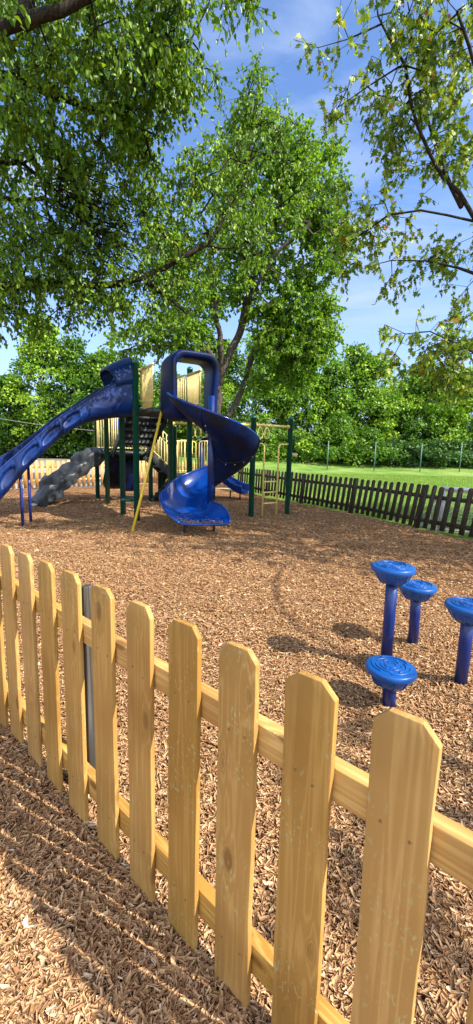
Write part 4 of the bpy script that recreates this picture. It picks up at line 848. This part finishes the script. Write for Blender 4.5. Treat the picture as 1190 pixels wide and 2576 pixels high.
cl = [K_(1130, 30, 5.4, (.45, .7, .30), 34), K_(1010, 60, 5.5, (.32, .5, .3), 28), K_(1130, 150, 5.5, (.45, .7, .35), 38), K_(1020, 190, 5.6, (.3, .5, .3), 24), K_(1060, 320, 5.8, (.45, .6, .35), 32), K_(1160, 320, 5.8, (.35, .6, .4), 32), K_(1000, 370, 5.8, (.22, .3, .22), 8), K_(1100, 440, 5.8, (.3, .5, .2), 10), K_(900, 30, 5.4, (.3, .3, .14), 6), K_(790, 115, 5.2, (.08, .1, .05), 3), K_(870, 110, 5.2, (.12, .1, .08), 2), K_(880, 220, 5.4, (.2, .2, .1), 5), K_(830, 285, 5.4, (.07, .1, .05), 3), K_(940, 260, 5.5, (.2, .3, .15), 6),
      K_(900, 570, 6.0, (.42, .5, .28), 18), K_(980, 540, 6.0, (.35, .4, .2), 8), K_(865, 480, 6.1, (.14, .2, .14), 4), K_(900, 650, 6.1, (.35, .4, .12), 9), K_(975, 600, 5.9, (.3, .3, .18), 6), K_(1060, 640, 6.2, (.4, .4, .12), 14), K_(1150, 640, 6.2, (.3, .4, .25), 17), K_(1000, 700, 6.2, (.3, .3, .12), 6), K_(1150, 730, 6.0, (.2, .3, .12), 5),
      K_(1060, 825, 5.3, (.26, .3, .06), 6), K_(975, 825, 5.3, (.1, .1, .04), 2), K_(1145, 860, 5.4, (.3, .4, .18), 25), K_(1170, 790, 5.5, (.15, .3, .14), 6), K_(1070, 905, 5.5, (.4, .4, .10), 11), K_(1160, 945, 5.6, (.25, .4, .16), 20), K_(985, 900, 5.4, (.12, .2, .06), 3),
      ((5.2, 5.4, 4.2), (1.0, 2.0, 1.0), 70), ((6.0, 5.0, 6.3), (2.0, 2.2, 1.6), 150), ((7.0, 4.5, 8.6), (2.4, 2.4, 1.5), 150), ((8.2, 5.5, 5.5), (1.8, 2.2, 1.8), 90), ((5.6, -.55, 4.6), (1.15, .8, .5), 105)]
tree('maple_tree', 'maple branches with yellow-green lobed leaves reaching in from the right', 'tree', mbs, limbs, cl, M['leafC'], M['bark'],
     dict(nt=3, tl=.22, nl=5, ln=.072, wd=.064, droop=.85, kind='lobed', varf=.5), rt=.0024, e=.45, step=.16, jit=.16)
# a second maple out of the picture: only its dappled shade is seen
def plain_tree(name, label, base, h, w_, n, nl, ls, mat, bark, r0=.2, group=None, kind='quad', low=.12, seed=0, cat='tree', var=.5):
    rr = np.random.default_rng(seed); base = V3(*base); t = thing(name, tuple(base), label, cat, group); br = MB(); cr_ = MB()
    top = base + V3(rr.normal(0, .03) * h, 0, h * .8); s = np.linspace(0, 1, 7)[:, None]; br.tube(base + (top - base) * s + np.hstack([rr.normal(0, .012 * h, (7, 2)) * s, np.zeros((7, 1))]), r0 * (1 - .85 * s[:, 0]), 7)
    var = var + rr.normal(0, .09); z = rr.uniform(low, .97, n); prof = np.sin(np.clip((z - low * .3) / (1.02 - low * .3), 0, 1) ** .75 * np.pi) ** .6 * (.6 + .4 * (z < .6)); a = rr.uniform(0, 2 * np.pi, n); rad = w_ * prof * rr.uniform(.25, 1, n) ** .5
    C = base + np.stack([np.cos(a) * rad, np.sin(a) * rad, z * h], -1); st_ = base + V3(0, 0, 1) * (np.clip(z - .22, .08, .8) * h)[:, None]; segs(br, st_, C, np.full(n, r0 * .16), np.full(n, r0 * .05), 4)
    cs = w_ * rr.uniform(.16, .34, n); d = unit(rr.normal(0, 1, (n * nl, 3)) + V3(0, 0, .25)); q = rr.uniform(.3, 1, n * nl) ** .5; P = np.repeat(C, nl, 0) + d * (q * np.repeat(cs, nl))[:, None] * V3(1.15, 1.15, .72)
    D = unit(d * .5 + rr.normal(0, .6, P.shape) + V3(0, 0, -.2)); Nn = unit(d + rr.normal(0, .5, P.shape) + V3(0, 0, .5)); sz = rr.uniform(.6, 1.3, len(P)) * ls
    v_ = np.clip(var + .36 * np.repeat(rr.normal(0, .6, n), nl) + rr.normal(0, .14, len(P)), 0, 1); leaves(cr_, P, D, Nn, sz, sz * .8, v_, kind)
    br.build('trunk', bark, t, smooth=True); cr_.build('crown', mat, t); return t
plain_tree('maple_tree', 'leafy tree beyond the right edge, seen by its dappled shade around the playground set', (10.0, 6.6, 0), 13.5, 4.2, 175, 90, .19, M['leafC'], M['bark'], .22, seed=301, low=.22)
# tree line behind the field (right) and behind the parking lot (left)
spec = []
right = [(560, 47, 13, 'taller tree just right of the multi-stemmed trunk'), (640, 46, 13.5, ''), (715, 48, 13.5, ''), (770, 46, 12.5, ''), (832, 45, 10.6, ''), (885, 46, 12.4, ''), (930, 46, 11.4, ''), (980, 45, 8.6, ''), (1028, 47, 10.9, ''), (1075, 46, 11.3, ''), (1130, 47, 10.2, ''), (1185, 46, 10.9, ''), (1250, 46, 11.5, '')]
rlab = ['tree in the far row just left of the multi-stemmed trunk', 'tall far tree seen between the spiral slide and the left overhead beam post', 'tree in the far row directly above the yellow ladder', 'bright tree in the far row just right of the last green post', 'leafy far tree with its top just below the sky gap', 'taller far tree with a ragged top left of the sparse gap', 'round topped far tree right of the ragged one', 'lower far tree with thin pale top and sky showing through', 'far tree rising behind the dark shrubs, partly behind maple leaves', 'dense far tree above the dark shrub row', 'far tree near the right edge behind hanging maple leaves', 'rightmost far tree at the edge of the photo', 'far tree mostly beyond the right edge']
for k, (px, Y, h, _) in enumerate(right[:-1]):
    p = pt(px, 1150, Y); plain_tree('wood_edge_tree', rlab[k], (p[0], Y, .3), h * 1.0, 3.4 if h > 9 else 2.6, 92 if px != 980 else 42, 140, .27, M['leafD'], M['bark'], .16, 'trees along the far side of the field', seed=k + 1, low=.05, var=.50 + .1 * math.sin(k * 2.3))
left = [(-60, 60, 17, 'far left tree partly outside the photo'), (22, 62, 11.0, 'low tree left of the tall rounded one beyond the parking lot'), (118, 61, 19.5, 'tall rounded tree on the left beyond the parking lot'), (188, 62, 17.0, 'tree behind the basketball hoop'), (262, 60, 14.5, 'tree just left of the blue slide hood in the far left row'), (345, 60, 13, 'tree beyond the lot seen around the yellow slide railing'), (430, 62, 12.5, 'tree beyond the lot behind the spiral slide hood'), (505, 60, 12, 'tree beyond the lot seen through the slide hood opening')]
for k, (px, Y, h, lab) in enumerate(left[1:]):
    p = pt(px, 1145, Y); plain_tree('wood_edge_tree', lab, (p[0], Y, 0), h, 5.0, 120, 130, .38, M['leafD'], M['bark'], .25, 'trees beyond the parking lot', seed=k + 40, low=.04, var=.46 + .1 * math.sin(k * 1.7))
# undergrowth: separate shrubs below the trees
sl_ = [(600, 42), (668, 42), (735, 42), (800, 42), (862, 41.5), (920, 41.3), (985, 41.3), (1040, 41), (1090, 41), (1140, 41), (1190, 41)]
wl = ['below the left end of the overhead beam', 'between the two right green posts', 'just right of the last green post', 'left of the first thin pole', 'right of the first thin pole', 'in the middle of the far field edge', 'left end of the dark shrub row', 'behind the second thin pole', 'dark and low right of the second thin pole', 'dark and low left of the last thin pole', 'at the right edge of the photo']
for k, (px, Y) in enumerate(sl_):
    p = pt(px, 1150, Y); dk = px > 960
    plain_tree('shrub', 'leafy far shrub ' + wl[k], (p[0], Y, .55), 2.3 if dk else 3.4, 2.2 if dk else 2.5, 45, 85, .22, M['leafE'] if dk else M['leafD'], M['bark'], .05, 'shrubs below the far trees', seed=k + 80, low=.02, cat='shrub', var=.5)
ll = [(10, 'at the left edge of the photo'), (75, 'above the lower end of the left slide'), (140, 'left of the basketball hoop'), (215, 'right of the basketball hoop'), (285, 'behind the two green deck posts'), (360, 'behind the yellow strut'), (440, 'behind the twin green posts')]
for k, (px, s_) in enumerate(ll):
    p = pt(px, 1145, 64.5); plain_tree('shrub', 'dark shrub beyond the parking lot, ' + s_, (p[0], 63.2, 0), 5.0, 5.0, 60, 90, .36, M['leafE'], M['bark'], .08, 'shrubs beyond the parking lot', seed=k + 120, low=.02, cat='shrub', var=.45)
# pale house glimpsed through the left trees
hp = pt(98, 1072, 84); hs = thing('house', (hp[0], 84, 0), 'pale house glimpsed between the left trees', 'house')
MB().box((hp[0], 88, 3.2), (14, 8, 6.4)).build('wall', M['house'], hs)
x0, x1 = hp[0] - 7.4, hp[0] + 7.4; MB().add([(x0, 83.6, 6.4), (x1, 83.6, 6.4), (x1, 92.4, 6.4), (x0, 92.4, 6.4), (x0, 88, 9.4), (x1, 88, 9.4)], [[(0, 1, 5, 4), (2, 3, 4, 5), (0, 3, 2, 1)], [(0, 4, 3), (1, 2, 5)]]).build('roof', M['roof'], hs)
for i in range(3):
    for z in (1.6, 4.4):
        x = hp[0] - 4.4 + i * 4.4; w_ = MB().box((x, 83.96, z), (1.3, .1, 1.5)).build('window', M['white'], hs); MB().box((x, 83.90, z), (1.05, .04, 1.25)).build('pane', M['glass'], w_)
# grass blades between the dark fence and the middle of the field
n = 90000; yy = rng.uniform(0, 1, n) ** .8 * 26 + 7.5; xx = rng.uniform(-.05, .72, n) * yy + .5; k = ~inpoly(np.stack([xx, yy], -1), mpoly); xx, yy = xx[k], yy[k]; n = len(xx); sc_ = .7 + yy / 16
P = np.stack([xx, yy, np.full(n, -.08)], -1); b = MB(); leaves(b, P, unit(rng.normal(0, .35, (n, 3)) + V3(0, 0, 1)), unit(rng.normal(0, 1, (n, 3))), rng.uniform(.03, .075, n) * sc_ ** .5, .008 * sc_, rng.uniform(0, 1, n), 'quad')
tag(b.build('grass_blades', M['blade']), kind='stuff', label='short mown grass on the field beyond the dark fence', cat='grass')
